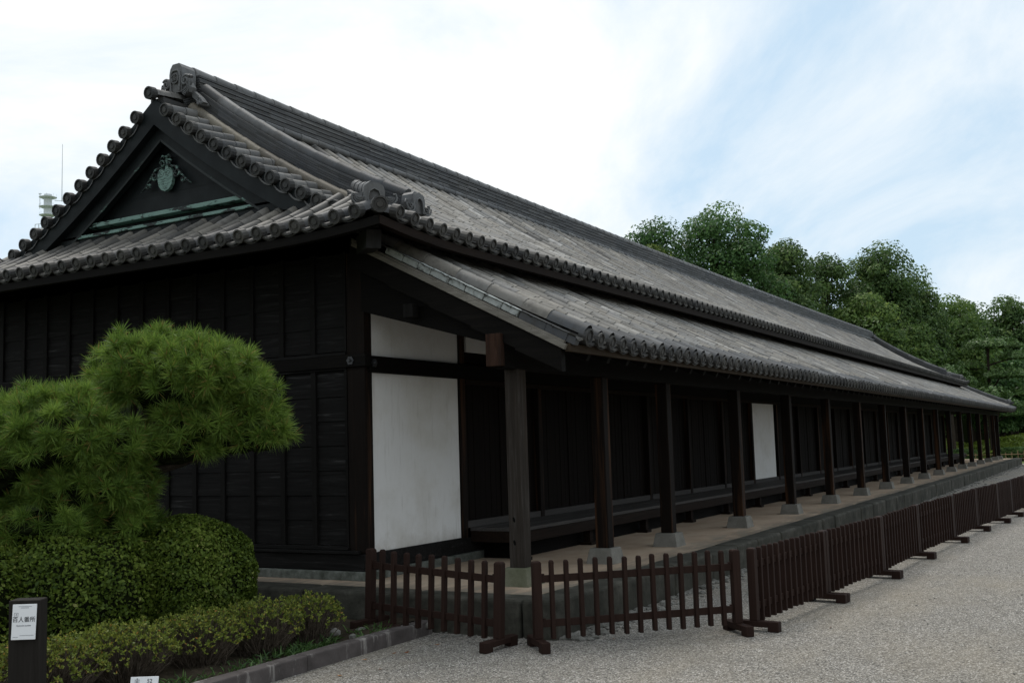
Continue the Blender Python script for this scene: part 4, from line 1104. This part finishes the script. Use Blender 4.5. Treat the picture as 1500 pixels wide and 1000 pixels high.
mb.build('number_box', M['print_grey'], p)
text_mesh('lettering', 'Hyakunin-bansho', 0.0125, M['print_grey'], p, (0.0, -0.0045, -0.021), R90)
mb = MB()
for z_, x0, x1 in ((0.088, -0.035, 0.04), (0.08, -0.02, 0.025), (-0.079, -0.02, 0.062), (-0.088, -0.06, -0.03)):
    x = x0
    while x < x1: mb.box(x, x + 0.0035, -0.0055, -0.0042, z_, z_ + 0.0028); x += 0.0052
mb.build('fine_print', M['print_grey'], p)
p = sign((-4.03, -1.30, -0.26), 0.20, 0.0, 0.18, 0.11, (-0.35, 0.0, 0.0), -1.03, 'small white label plate numbered 52 behind the kerb', 'small')
text_mesh('lettering', '52', 0.035, M['print'], p, (0.035, -0.0045, 0.026), R90)
mb = MB()
for (x0, x1, z0, z1) in ((-0.062, -0.03, 0.034, 0.0365), (-0.05, -0.042, 0.0365, 0.045), (-0.06, -0.057, 0.012, 0.034), (-0.035, -0.032, 0.012, 0.034), (-0.052, -0.049, 0.016, 0.03), (-0.043, -0.040, 0.016, 0.03), (-0.048, -0.0445, 0.005, 0.034)):
    mb.box(x0, x1, -0.0055, -0.0042, z0, z1)
mb.build('emblem', M['print_grey'], p)

# ------------------------------------------------------------------ planting in the bed
def pine(rng):
    root = empty('pine_tree', (-2.45, 0.72, -0.25)); tag(root, 'clipped cloud-shaped pine with long needles in front of the gable wall', 'tree')
    off = np.array([2.45, -0.72, 0.25])
    # pads: centre, radii, number of tufts, shade bias
    pads = [((-2.10, 0.45, 2.00), (0.60, 0.84, 0.42), 340), ((-2.25, 0.72, 2.12), (0.5, 0.5, 0.36), 110), ((-1.85, 0.05, 1.78), (0.38, 0.50, 0.36), 90), ((-1.82, -0.24, 1.52), (0.24, 0.32, 0.22), 40),
            ((-3.05, 1.02, 1.52), (0.50, 0.66, 0.44), 260), ((-2.75, 0.75, 1.42), (0.40, 0.52, 0.32), 75), ((-2.12, 0.30, 1.60), (0.42, 0.58, 0.22), 90), ((-2.2, 0.42, 1.40), (0.36, 0.46, 0.18), 65), ((-1.9, 0.0, 1.48), (0.3, 0.4, 0.18), 40),
            ((-3.3, 1.45, 1.30), (0.5, 0.6, 0.42), 90), ((-2.85, 0.95, 1.05), (0.42, 0.66, 0.26), 95), ((-2.6, 0.85, 1.12), (0.42, 0.52, 0.28), 90), ((-2.62, 0.88, 0.88), (0.4, 0.5, 0.2), 70), ((-3.0, 1.2, 0.80), (0.55, 0.75, 0.28), 100), ((-2.55, 0.75, 0.75), (0.4, 0.45, 0.22), 50)]
    Ps, Ns = [], []
    for c, r, n in pads:
        c, r = np.array(c), np.array(r)
        d = sph(n * 3, rng); d = d[(d[:, 2] > -0.45)][:n]
        rad = rng.uniform(0.78, 1.0, len(d))[:, None]
        lump = 1 + 0.08 * np.sin(7 * d[:, :1] + 3 * c[0]) * np.cos(6 * d[:, 1:2])
        p = c + d * r * rad * lump
        Ps.append(p); Ns.append(unit(d / r * 0.6 + np.array([0, 0, 0.75]) + 0.25 * rng.normal(size=d.shape)))
    P, N = np.concatenate(Ps), np.concatenate(Ns)
    # keep only tufts not buried deep inside another pad
    keep = np.ones(len(P), bool)
    for c, r, n in pads:
        q = ((P - np.array(c)) / np.array(r)); keep &= (np.linalg.norm(q, axis=1) > 0.70)
    P, N = P[keep], N[keep]
    k = 120; n = len(P)
    base = np.repeat(P, k, 0); nn = np.repeat(N, k, 0)
    d = unit(nn * rng.uniform(0.0, 1.0, (n * k, 1)) + 0.8 * sph(n * k, rng))
    L = rng.uniform(0.085, 0.15, (n * k, 1)); base = base + nn * rng.uniform(-0.04, 0.03, (n * k, 1))
    a = unit(np.cross(d, rng.normal(size=d.shape))) * 0.0021
    droop = np.array([0, 0, -1.0]) * (0.015 * rng.random((n * k, 1)))
    V = np.stack([base - a, base + a, base + d * L * 0.6 + a * 0.8 + droop * 0.3, base + d * L + droop, base + d * L * 0.6 - a * 0.8 + droop * 0.3], 1).reshape(-1, 3) + off
    F = np.arange(len(V)).reshape(-1, 5)
    tuft = np.repeat(rng.uniform(-0.14, 0.14, n), k)
    tint = np.clip(0.46 + tuft + 0.17 * rng.normal(size=n * k), 0, 0.92); tint[rng.random(n * k) < 0.03] = 0.98
    big_mesh('crown', V, F, tint, M['needle'], root)
    mb = MB()
    o = lambda *p: tuple(np.array(p) + off)
    mb.tube([o(-2.45, 0.72, -0.3), o(-2.5, 0.78, 0.3), o(-2.42, 0.70, 0.8), o(-2.5, 0.75, 1.2), o(-2.3, 0.6, 1.6), o(-2.15, 0.5, 1.95)], [0.10, 0.09, 0.075, 0.06, 0.045, 0.02], 10)
    for c, r, n_ in pads:
        st = o(-2.46, 0.73, min(max(c[2] - 0.35, 0.4), 1.5)); mid = o((c[0] - 2.46) / 2, (c[1] + 0.73) / 2, c[2] - 0.22)
        mb.tube([st, mid, o(c[0], c[1], c[2] - 0.05)], [0.035, 0.028, 0.012], 7)
        for j in range(9):
            dd = sph(1, rng)[0] * np.array(r) * 0.8; dd[2] = abs(dd[2]) * 0.7
            mb.tube([o(c[0], c[1], c[2] - 0.08), o(*(np.array(c) + dd * 0.5 - [0, 0, 0.03])), o(*(np.array(c) + dd))], [0.013, 0.010, 0.005], 5)
    mb.build('trunk', M['bark'], root)
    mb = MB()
    for c, r, n_ in pads:          # old needles and twigs as a dark core, added for shade between tufts
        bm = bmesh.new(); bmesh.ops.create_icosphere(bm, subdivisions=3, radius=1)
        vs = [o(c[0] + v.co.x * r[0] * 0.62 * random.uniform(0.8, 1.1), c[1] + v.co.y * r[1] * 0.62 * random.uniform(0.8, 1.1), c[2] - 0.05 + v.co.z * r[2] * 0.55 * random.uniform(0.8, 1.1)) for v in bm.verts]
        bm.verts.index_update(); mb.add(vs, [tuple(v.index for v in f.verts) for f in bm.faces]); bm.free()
    mb.build('inner_core', M['inner'], root)
pine(np.random.default_rng(5))

def leafy_body(root, lobes, n, size, mat, rng, inner=M['inner'], spread=0.8, jitter=0.05, top_bright=0.0):
    """leaves over the union of squashed ellipsoids (local coordinates)"""
    Ps, Ns = [], []
    tot = sum((r[0] * r[1] + r[1] * r[2] + r[0] * r[2]) for c, r, e in lobes)
    for c, r, e in lobes:
        m = int(n * (r[0] * r[1] + r[1] * r[2] + r[0] * r[2]) / tot); d = sph(m, rng)
        q = np.sign(d) * np.abs(d) ** e; q = q / (np.abs(q) ** (2 / e)).sum(1, keepdims=True) ** (e / 2)
        lump = 1 + 0.035 * np.sin(6 * q[:, :1] * r[0] + 1.7) * np.cos(7 * q[:, 1:2] * r[1]) + 0.02 * np.sin(15 * q[:, 2:] + 9 * q[:, :1])
        p = np.array(c) + q * np.array(r) * lump * (1 - np.abs(rng.normal(0, jitter, (m, 1))))
        keep = p[:, 2] > 0.0
        Ps.append(p[keep]); Ns.append(unit(q / np.array(r))[keep])
    P, N = np.concatenate(Ps), np.concatenate(Ns)
    kp = np.ones(len(P), bool)
    for c, r, e in lobes:
        q = np.abs((P - np.array(c)) / np.array(r)); kp &= ((q ** (2 / e)).sum(1) > 0.72)
    P, N = P[kp], N[kp]
    V, F = leaves(P, N + np.array([0, 0, 0.35]), size, rng, 0.6, spread)
    tint = np.clip(0.45 + 0.2 * rng.normal(size=len(P)) + 0.12 * np.sin(P[:, 0] * 9) * np.cos(P[:, 1] * 8), 0, 1)
    big_mesh('foliage', V, F, tint, mat, root)
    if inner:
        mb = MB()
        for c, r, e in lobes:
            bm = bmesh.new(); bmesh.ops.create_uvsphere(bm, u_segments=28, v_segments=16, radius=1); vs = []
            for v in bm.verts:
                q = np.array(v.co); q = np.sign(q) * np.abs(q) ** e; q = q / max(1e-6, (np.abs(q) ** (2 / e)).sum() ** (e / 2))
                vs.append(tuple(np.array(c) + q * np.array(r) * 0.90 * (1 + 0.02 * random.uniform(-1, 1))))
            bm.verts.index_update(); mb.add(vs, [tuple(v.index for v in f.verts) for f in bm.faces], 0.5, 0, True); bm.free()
        mb.build('inner_core', inner, root)
rngh = np.random.default_rng(9)
h = empty('clipped_hedge', (-2.15, 0.30, -0.25)); tag(h, 'rounded dark green clipped bush next to the gable wall sill', 'bush', 'clipped bushes under the pine')
leafy_body(h, [((0, 0, 0.50), (0.52, 0.58, 0.55), 0.85)], 34000, 0.030, M['hedge'], rngh)
h = empty('clipped_hedge', (-2.98, 0.85, -0.25)); tag(h, 'wide dark green clipped hedge under the pine behind the sign post', 'hedge', 'clipped bushes under the pine')
leafy_body(h, [((0, 0, 0.46), (0.62, 0.78, 0.56), 0.8), ((-0.75, 0.55, 0.44), (0.65, 0.8, 0.56), 0.8)], 46000, 0.034, M['hedge'], rngh)

def azalea(base, rx, ry, hgt, seed, label):
    rng = np.random.default_rng(seed); root = empty('azalea_shrub', base); tag(root, label, 'shrub', 'low azalea shrubs along the kerb')
    n = int(430 * rx * ry / 0.09); P = []
    while len(P) < n:
        x, y = rng.uniform(-1, 1, 2)
        if x * x + y * y > 1: continue
        dome = math.sqrt(max(0, 1 - 0.72 * (x * x + y * y) ** 2))
        P.append((x * rx, y * ry, hgt * (dome * rng.uniform(0.72, 1.04) + 0.06 * math.sin(9 * x + seed) * math.cos(8 * y))))
    P = np.array(P); k = 7
    base_ = np.repeat(P, k, 0); d = unit(np.array([0, 0, 0.55]) + sph(len(base_), rng)); L = rng.uniform(0.014, 0.03, (len(base_), 1))
    a = unit(np.cross(d, rng.normal(size=d.shape))) * L * 0.26
    V = np.stack([base_, base_ + d * L * 0.5 - a, base_ + d * L, base_ + d * L * 0.5 + a], 1).reshape(-1, 3); F = np.arange(len(V)).reshape(-1, 4)
    tint = np.clip(0.5 + 0.25 * rng.normal(size=len(F)), 0, 0.93); tint[rng.random(len(F)) < 0.015] = 1.0
    big_mesh('foliage', V, F, tint, M['azalea'], root)
    mb = MB()
    for i in range(int(n * 0.55)):
        t_ = P[rng.integers(len(P))]; s_ = (t_[0] * 0.35 + rng.normal(0, 0.03), t_[1] * 0.35 + rng.normal(0, 0.03), -0.02)
        m_ = (t_[0] * 0.7 + rng.normal(0, 0.03), t_[1] * 0.7 + rng.normal(0, 0.03), t_[2] * 0.55)
        mb.tube([s_, m_, tuple(t_)], [0.0042, 0.003, 0.0015], 4, 0.5, 0, False)
    mb.build('stem', M['twig'], root)
azalea((-1.95, -0.88, -0.25), 0.34, 0.29, 0.38, 1, 'low yellow green azalea nearest the fence foot')
azalea((-2.50, -0.86, -0.25), 0.39, 0.31, 0.41, 2, 'low azalea shrub below the rounded bush')
azalea((-3.10, -0.80, -0.25), 0.41, 0.35, 0.41, 3, 'wide low azalea behind the small numbered plate')
azalea((-3.72, -0.72, -0.25), 0.41, 0.37, 0.41, 4, 'low azalea shrub between the small plate and the tall sign post')
azalea((-4.30, -0.72, -0.25), 0.39, 0.33, 0.41, 5, 'low azalea shrub immediately right of the sign post')
azalea((-4.6, -0.25, -0.25), 0.41, 0.33, 0.41, 6, 'azalea shrub half hidden behind the sign post')
# weeds along the kerb
rng = np.random.default_rng(21); n = 900
cl = np.stack([rng.uniform(-4.4, -1.2, 60), -1.22 + np.abs(rng.normal(0, 0.16, 60)), np.full(60, -0.25)], 1)
b = np.repeat(cl, 15, 0) + np.concatenate([rng.normal(0, 0.035, (900, 2)), np.zeros((900, 1))], 1)
d = unit(np.array([0, 0, 0.9]) + 0.8 * rng.normal(size=(900, 3)) * np.array([1, 1, 0.2])); L = rng.uniform(0.04, 0.13, (900, 1))
a = unit(np.cross(d, rng.normal(size=d.shape))) * 0.0045
V = np.stack([b - a, b + a, b + d * L * 0.6 + a, b + d * L - [0, 0, 0.02], b + d * L * 0.6 - a], 1).reshape(-1, 3)
o = big_mesh('weeds', V, np.arange(len(V)).reshape(-1, 5), rng.random(900), M['weed']); tag(o, 'green weeds and grass blades growing behind the kerb', 'weeds', kind='stuff')
# rubble and a board by the fence foot
mb = MB()
for (x, y, r) in ((-1.35, -0.98, 0.07), (-1.55, -0.85, 0.09), (-1.25, -1.12, 0.06), (-1.62, -1.1, 0.05), (-0.95, -1.1, 0.06), (-0.93, -1.38, 0.07), (-1.75, -0.6, 0.08), (-1.45, -0.7, 0.06), (-0.95, -0.8, 0.07)):
    rock(mb, x, y, -0.245, r)
o = mb.build('garden_rubble', M['rubble']); tag(o, 'pale broken stones on the soil beside the fence foot', 'stones', kind='stuff')
mb = MB(); mb.box(-0.17, 0.17, -0.09, 0.09, 0, 0.03)
o = mb.build('wood_scrap', M['fence_paint'], None, 0.006); o.location = (-1.12, -1.15, -0.235); o.rotation_euler = (0.03, 0.02, 0.5); tag(o, 'flat brown board lying at the fence foot', 'board')
mb = MB()
for i in range(900):
    d_ = 5.2 + 9 * random.random() ** 1.6; a_ = 0.52 + random.uniform(-0.62, 0.30)
    x, y = CAM[0] + d_ * math.cos(a_), CAM[1] + d_ * math.sin(a_)
    if y > -2.75 and x > -1.0 or y > -1.45: continue
    rock(mb, x, y, GZ + 0.003, random.uniform(0.006, 0.014))
o = mb.build('stray_stones', M['stray']); tag(o, 'larger loose stones scattered over the gravel', 'stones', kind='stuff')
# a few fallen leaves
lf = MB(); lf.add([(-0.03, 0, 0.004), (0, -0.013, 0.0), (0.03, 0, 0.008), (0, 0.013, 0.002)], [(0, 1, 2), (0, 2, 3)])
l0 = None
for (x, y) in ((-1.75, -1.62), (-2.05, -1.55), (-1.68, -1.70), (-0.55, -3.05), (-2.6, -1.75), (-1.3, -1.75), (0.6, -4.6), (-2.3, -1.9)):
    if l0 is None: l0 = lf.build('fallen_leaf', M['dry_leaf']); c = l0
    else: c = l0.copy(); COL.objects.link(c)
    c.location = (x, y, GZ + 0.004); c.rotation_euler = (random.uniform(-0.2, 0.2), random.uniform(-0.2, 0.2), random.uniform(0, 6))
    tag(c, 'small dry brown leaf lying on the gravel', 'leaf', 'fallen leaves on the gravel')

# ------------------------------------------------------------------ background trees
def tree(name, label, cx, cy, ztop, hw, zbot, mat, seed, leaf=0.26, n=11000, gaps=0.0, clump=1.15):
    rng = np.random.default_rng(seed); z0 = GZ - 0.04
    root = empty(name, (cx, cy, z0)); tag(root, label, 'tree', 'trees behind the guardhouse')
    ch = (ztop - zbot) / 2; cz = (ztop + zbot) / 2 - z0
    nc = int(80 * (hw / 3.5) * max(0.8, ch / 4))
    d = sph(nc, rng); rad = rng.uniform(0.35, 1.0, nc) ** 0.6
    C = d * rad[:, None] * np.array([hw - 0.7, hw - 0.7, ch - 0.55]) + np.array([0, 0, cz])
    C[:, :2] *= (1 - 0.30 * np.clip((C[:, 2:] - cz) / ch, 0, 1))
    cr = clump * rng.uniform(0.6, 1.25, nc)
    if gaps: C = C[rng.random(nc) > gaps]; cr = cr[:len(C)]
    m = max(20, n // len(C)); Ps, Ns, T = [], [], []
    for c, r in zip(C, cr):
        q = sph(m, rng); q = q[q[:, 2] > -0.55]
        p = c + q * r * np.array([1.0, 1.0, 0.72]) * rng.uniform(0.66, 1.04, (len(q), 1)); Ps.append(p); Ns.append(q); T.append(np.full(len(q), rng.normal(0, 0.13)))
    P, N, T = np.concatenate(Ps), np.concatenate(Ns), np.concatenate(T)
    V, F = leaves(P, N + np.array([0, 0, 0.4]), leaf * 1.08, rng, 0.7, 0.5)
    big_mesh('crown', V, F, np.clip(0.42 + T + 0.2 * rng.normal(size=len(P)), 0, 1), mat, root)
    mb = MB(); h = cz
    mb.tube([(0, 0, -0.1), (0.1, 0.05, h * 0.4), (-0.1, 0.1, h * 0.8), (0, 0, h + ch * 0.5)], [0.32, 0.26, 0.18, 0.05], 9)
    for c in C[::3]:
        zb = max(0.8, min(h, c[2] - 1.5)); mb.tube([(0, 0.05, zb), (c[0] * 0.5, c[1] * 0.5, (zb + c[2]) / 2 + 0.1), tuple(c)], [0.10, 0.07, 0.02], 6)
    mb.build('trunk', M['bark'], root)
TR = [
    ('broadleaf_tree', 'dark open-crowned tree rising first above the roof ridge', 46.4, 15.4, 14.5, 2.6, 4, 'dark', 1, 0.138, 30982, 0.12),
    ('broadleaf_tree', 'tallest grey green tree with feathery top behind the ridge', 49.9, 12.6, 15.4, 3.9, 4, 'dark', 2, 0.146, 58320, 0.06),
    ('broadleaf_tree', 'low yellow green tree at the roof edge under the dark tree', 45.2, 14.6, 12.6, 1.7, 6, 'yellow', 3, 0.146, 18589, 0.1),
    ('broadleaf_tree', 'mid green tree with rounded top beside the tallest tree', 56.2, 10.6, 13.9, 2.9, 3, 'mid', 4, 0.163, 40277, 0.05),
    ('broadleaf_tree', 'narrow green tree with sky showing through its crown', 60.0, 9.1, 14.2, 2.5, 3, 'mid', 5, 0.163, 27884, 0.04),
    ('broadleaf_tree', 'broad full tree forming the second summit of the wood', 62.8, 6.3, 14.1, 3.4, 2, 'mid', 6, 0.172, 49572, 0.05),
    ('broadleaf_tree', 'rounded tree at the right shoulder of the high wood', 66.0, 4.9, 13.0, 2.7, 2, 'mid', 7, 0.172, 40277, 0.08),
    ('broadleaf_tree', 'pale leafy tree in front of the broad tree', 58.5, 6.2, 10.6, 2.6, 2, 'light', 8, 0.163, 37179, 0.0),
    ('broadleaf_tree', 'pale round tree low behind the far roof slope', 60.5, 4.2, 8.6, 2.4, 2, 'light', 9, 0.163, 30982, 0.0),
    ('broadleaf_tree', 'yellow green tree in the dip right of the high wood', 71.5, 2.9, 11.4, 3.0, 2, 'light', 10, 0.172, 30982, 0.05),
    ('broadleaf_tree', 'dark distant tree beyond the dip', 82.5, 3.2, 12.3, 3.6, 2, 'mid', 11, 0.189, 37179, 0.08),
    ('broadleaf_tree', 'distant tree above the cloud-shaped pine', 84.0, 0.3, 12.2, 3.8, 2, 'mid', 12, 0.189, 37179, 0.05),
    ('broadleaf_tree', 'distant rounded tree at the right edge of the wood', 90.0, -3.0, 11.6, 3.8, 2, 'light', 13, 0.189, 40277, 0.0),
    ('broadleaf_tree', 'dark tree filling the right edge behind the pine', 80.0, -2.6, 8.6, 3.6, 1.0, 'dark', 14, 0.189, 40277, 0.0),
    ('broadleaf_tree', 'dark understorey tree behind the cloud-shaped pine', 76.0, 0.8, 7.6, 3.6, 0.6, 'dark', 15, 0.189, 40277, 0.0),
    ('broadleaf_tree', 'dark understorey tree behind the end of the colonnade', 74.0, 5.4, 7.2, 3.6, 0.6, 'dark', 16, 0.189, 37179, 0.0),
    ('broadleaf_tree', 'bushy mid green tree under the tallest tree', 53.5, 10.2, 11.2, 2.4, 3, 'mid', 17, 0.163, 30982, 0.0),
    ('broadleaf_tree', 'bushy dark tree tucked behind the roof ridge', 52.0, 13.5, 11.6, 2.8, 3, 'mid', 18, 0.163, 30982, 0.0),
]
for (nm, lb, x, y, zt, hw, zb, mt, sd, lf_, n_, gp) in TR: tree(nm, lb, x, y, zt, hw, zb, LV[mt], sd, lf_, n_, gp)

def cloud_pine(name, label, base, trunk, pads, seed, n=9000):
    rng = np.random.default_rng(seed); root = empty(name, base); tag(root, label, 'tree', 'trees behind the guardhouse')
    Ps, Ns, T = [], [], []
    tot = sum(r * r for (_, r, _) in pads)
    for c, r, h_ in pads:
        m = int(n * r * r / tot); q = sph(m, rng); q[:, 2] = np.abs(q[:, 2]) - 0.12
        lob = 1 + 0.22 * np.sin(5 * np.arctan2(q[:, 1], q[:, 0]) + r * 9)[:, None]
        p = np.array(c) + q * np.array([r, r, h_]) * lob * rng.uniform(0.6, 1.03, (m, 1)); Ps.append(p); Ns.append(q); T.append(np.full(m, rng.normal(0.05, 0.08)))
    P, N, T = np.concatenate(Ps), np.concatenate(Ns), np.concatenate(T)
    V, F = leaves(P, N + np.array([0, 0, 0.8]), 0.2, rng, 0.35, 0.8)
    big_mesh('crown', V, F, np.clip(0.45 + T + 0.2 * rng.normal(size=len(P)), 0, 1), LV['pinegreen'], root)
    mb = MB(); mb.tube(trunk, [min(0.2, 0.03 * trunk[-1][2]) * (1 - 0.8 * i / (len(trunk) - 1)) for i in range(len(trunk))], 8)
    for c, r, h_ in pads:
        zz = max(0.6, c[2] - 0.5); tx = min(trunk, key=lambda p: abs(p[2] - zz)); mb.tube([tx, ((tx[0] + c[0]) / 2, (tx[1] + c[1]) / 2, c[2] - 0.15), c], [0.07, 0.05, 0.02], 6)
    mb.build('trunk', M['bark'], root)
cloud_pine('cloud_pine', 'tall cloud-pruned pine with layered pads beyond the far roof corner', (67.0, 0.3, GZ), [(0, 0, 0), (0.1, 0.1, 2), (-0.1, 0, 4), (0.1, 0, 6), (0, 0, 7.6)],
    [((0, -0.2, 7.2), 1.7, 0.65), ((0.3, -1.8, 6.4), 1.2, 0.5), ((0, 1.5, 5.9), 1.3, 0.55), ((-0.4, -1.2, 5.2), 1.6, 0.6), ((0, 1.2, 4.6), 1.2, 0.5), ((-0.6, -2.3, 4.0), 1.3, 0.55), ((0, 0.6, 3.4), 1.3, 0.5), ((-0.3, -1.6, 2.7), 1.3, 0.5)], 31, 16000)
cloud_pine('cloud_pine', 'small bright pine pad showing over the upper roof corner', (57.6, 1.55, GZ), [(0, 0, 0), (0.05, 0, 2.5), (0, 0.1, 5.2)],
    [((0, 0.1, 5.0), 1.0, 0.6), ((-0.2, -0.9, 4.5), 0.65, 0.42), ((0.1, 0.9, 4.3), 0.6, 0.4)], 32, 6000)
cloud_pine('cloud_pine', 'low bright pine pads just above the pent roof hip', (58.6, -0.55, GZ), [(0, 0, 0), (0.05, 0, 1.6), (0, 0.1, 3.6)],
    [((0, 0.1, 3.7), 1.05, 0.55), ((-0.2, -0.8, 3.1), 0.8, 0.45)], 33, 6000)

# clipped lawn mounds, box hedge and bamboo fence beyond the colonnade
def mound(name, label, cx, cy, rx, ry, hgt, seed, n, mat=None, boxy=0.8):
    root = empty(name, (cx, cy, GZ - 0.05)); tag(root, label, 'hedge', 'clipped hedges beyond the far end')
    rng = np.random.default_rng(seed); leafy_body(root, [((0, 0, 0.0), (rx, ry, hgt), boxy)], n, 0.16, mat or LV['lawnleaf'], rng, mat and M['inner'] or LV['lawnleaf'], 0.5, 0.012)
mound('clipped_mound', 'wide pale green clipped mound on the far lawn', 74.0, -5.0, 10.0, 8.5, 1.65, 41, 60000, None, 1.0)
mound('clipped_mound', 'pale green clipped mound seen between the far posts', 72.0, 6.2, 9.0, 4.6, 1.45, 42, 40000, None, 1.0)
mound('clipped_mound', 'low light green mound in front of the wide mound', 62.5, -5.6, 2.6, 3.8, 1.0, 43, 16000, None, 1.0)
mound('tall_hedge', 'tall dark evergreen hedge under the far wood', 88.0, 4.0, 2.0, 18.0, 4.6, 46, 30000, LV['dark'], 0.5)
mound('box_hedge', 'dark straight box hedge behind the bamboo fence', 57.5, 2.6, 0.7, 2.4, 0.72, 44, 9000, LV['mid'], 0.35)
mound('box_hedge', 'dark straight box hedge at the right edge behind the bamboo fence', 57.5, -3.3, 0.7, 2.6, 0.78, 45, 7000, LV['mid'], 0.35)
bf = empty('bamboo_fence', (52.0, 0, GZ)); tag(bf, 'low lattice bamboo fence in front of the far hedge', 'fence')
for zz in (0.22, 0.45):
    mb = MB(); mb.tube([(0, -6, zz), (0, 6, zz)], 0.018, 6); mb.build('rail', M['bamboo'], bf)
mb = MB(); mb.tube([(0.04, 0, 0), (0.04, 0, 0.60)], 0.018, 6); s0 = mb.build('stake', M['bamboo'], bf); s0.location.y = -6
for i in range(1, 42):
    c = s0.copy(); COL.objects.link(c); c.location.y = -6 + 0.29 * i; c.scale.z = random.uniform(0.8, 1.15)

# far wood behind everything, reads as one mass
rng = np.random.default_rng(77); C = []
for i in range(150):
    yy = rng.uniform(-16, 26); C.append((96 + rng.uniform(0, 8) + max(0, -yy) * 0.2, yy, rng.uniform(0.5, 8.2)))
C = np.array(C); Ps, Ns, T = [], [], []
for c in C:
    q = sph(130, rng); r = rng.uniform(1.3, 2.3); Ps.append(c + q * r * rng.uniform(0.6, 1.05, (130, 1))); Ns.append(q); T.append(np.full(130, rng.normal(0, 0.1)))
P, N, T = map(np.concatenate, (Ps, Ns, T)); V, F = leaves(P, N + np.array([0, 0, 0.4]), 0.42, rng, 0.7, 0.7)
o = big_mesh('far_woodland', V, F, np.clip(0.35 + T + 0.18 * rng.normal(size=len(P)), 0, 1), LV['dark']); tag(o, 'dark mass of distant woodland behind the lawn', 'woodland', kind='stuff')

# ------------------------------------------------------------------ distant radio tower
tw = empty('radio_tower', (86.6, 122.5, GZ)); tag(tw, 'pale grey cylindrical radio tower with ring platforms and mast, far behind the roof', 'tower')
def rz(v): return 38.8 + (285 - v) * 0.0969 - GZ      # height of a picture row at the tower's distance
mb = MB(); mb.tube([(0, 0, 0), (0, 0, rz(285))], 0.55, 16, 0.5); mb.tube([(0, 0, 0), (0, 0, rz(320))], [1.2, 0.8], 12); mb.build('shaft', M['steel'], tw)
for v, r in ((289.5, 1.2), (303.5, 1.2), (316, 1.15)):
    mb = MB(); mb.tube([(0, 0, rz(v) - 0.18), (0, 0, rz(v)), (0, 0, rz(v) + 0.02)], [0.75, r, r], 20); 
    for k in range(8):
        a = k * math.pi / 4; mb.tube([(r * math.cos(a) * 0.95, r * math.sin(a) * 0.95, rz(v)), (r * math.cos(a) * 0.95, r * math.sin(a) * 0.95, rz(v) + 0.45)], 0.02, 4)
    mb.build('ring_platform', M['steel'], tw)
mb = MB(); mb.tube([(1.0, -1.7, rz(296)), (1.0, -1.7, rz(210))], [0.06, 0.03], 6); mb.tube([(0.5, -0.8, rz(294)), (1.05, -1.8, rz(295))], 0.05, 5); mb.build('mast', M['steel'], tw)
mb = MB(); mb.tube([(-0.55, 1.0, rz(306)), (-0.55, 1.0, rz(283))], 0.04, 5); mb.box(-0.7, -0.4, 0.8, 1.1, rz(284), rz(283)); mb.build('antenna', M['steel'], tw)
mb = MB()
for x_, y_ in ((-0.9, 1.5), (-0.6, 1.1), (0, 0.2)): mb.tube([(x_, y_, rz(345)), (x_, y_, rz(329))], 0.05, 5)
mb.tube([(-0.9, 1.5, rz(329)), (0.0, 0.2, rz(327))], 0.05, 5); mb.tube([(-0.9, 1.5, rz(335)), (0.0, 0.2, rz(333))], 0.04, 5); mb.build('railing', M['steel'], tw)
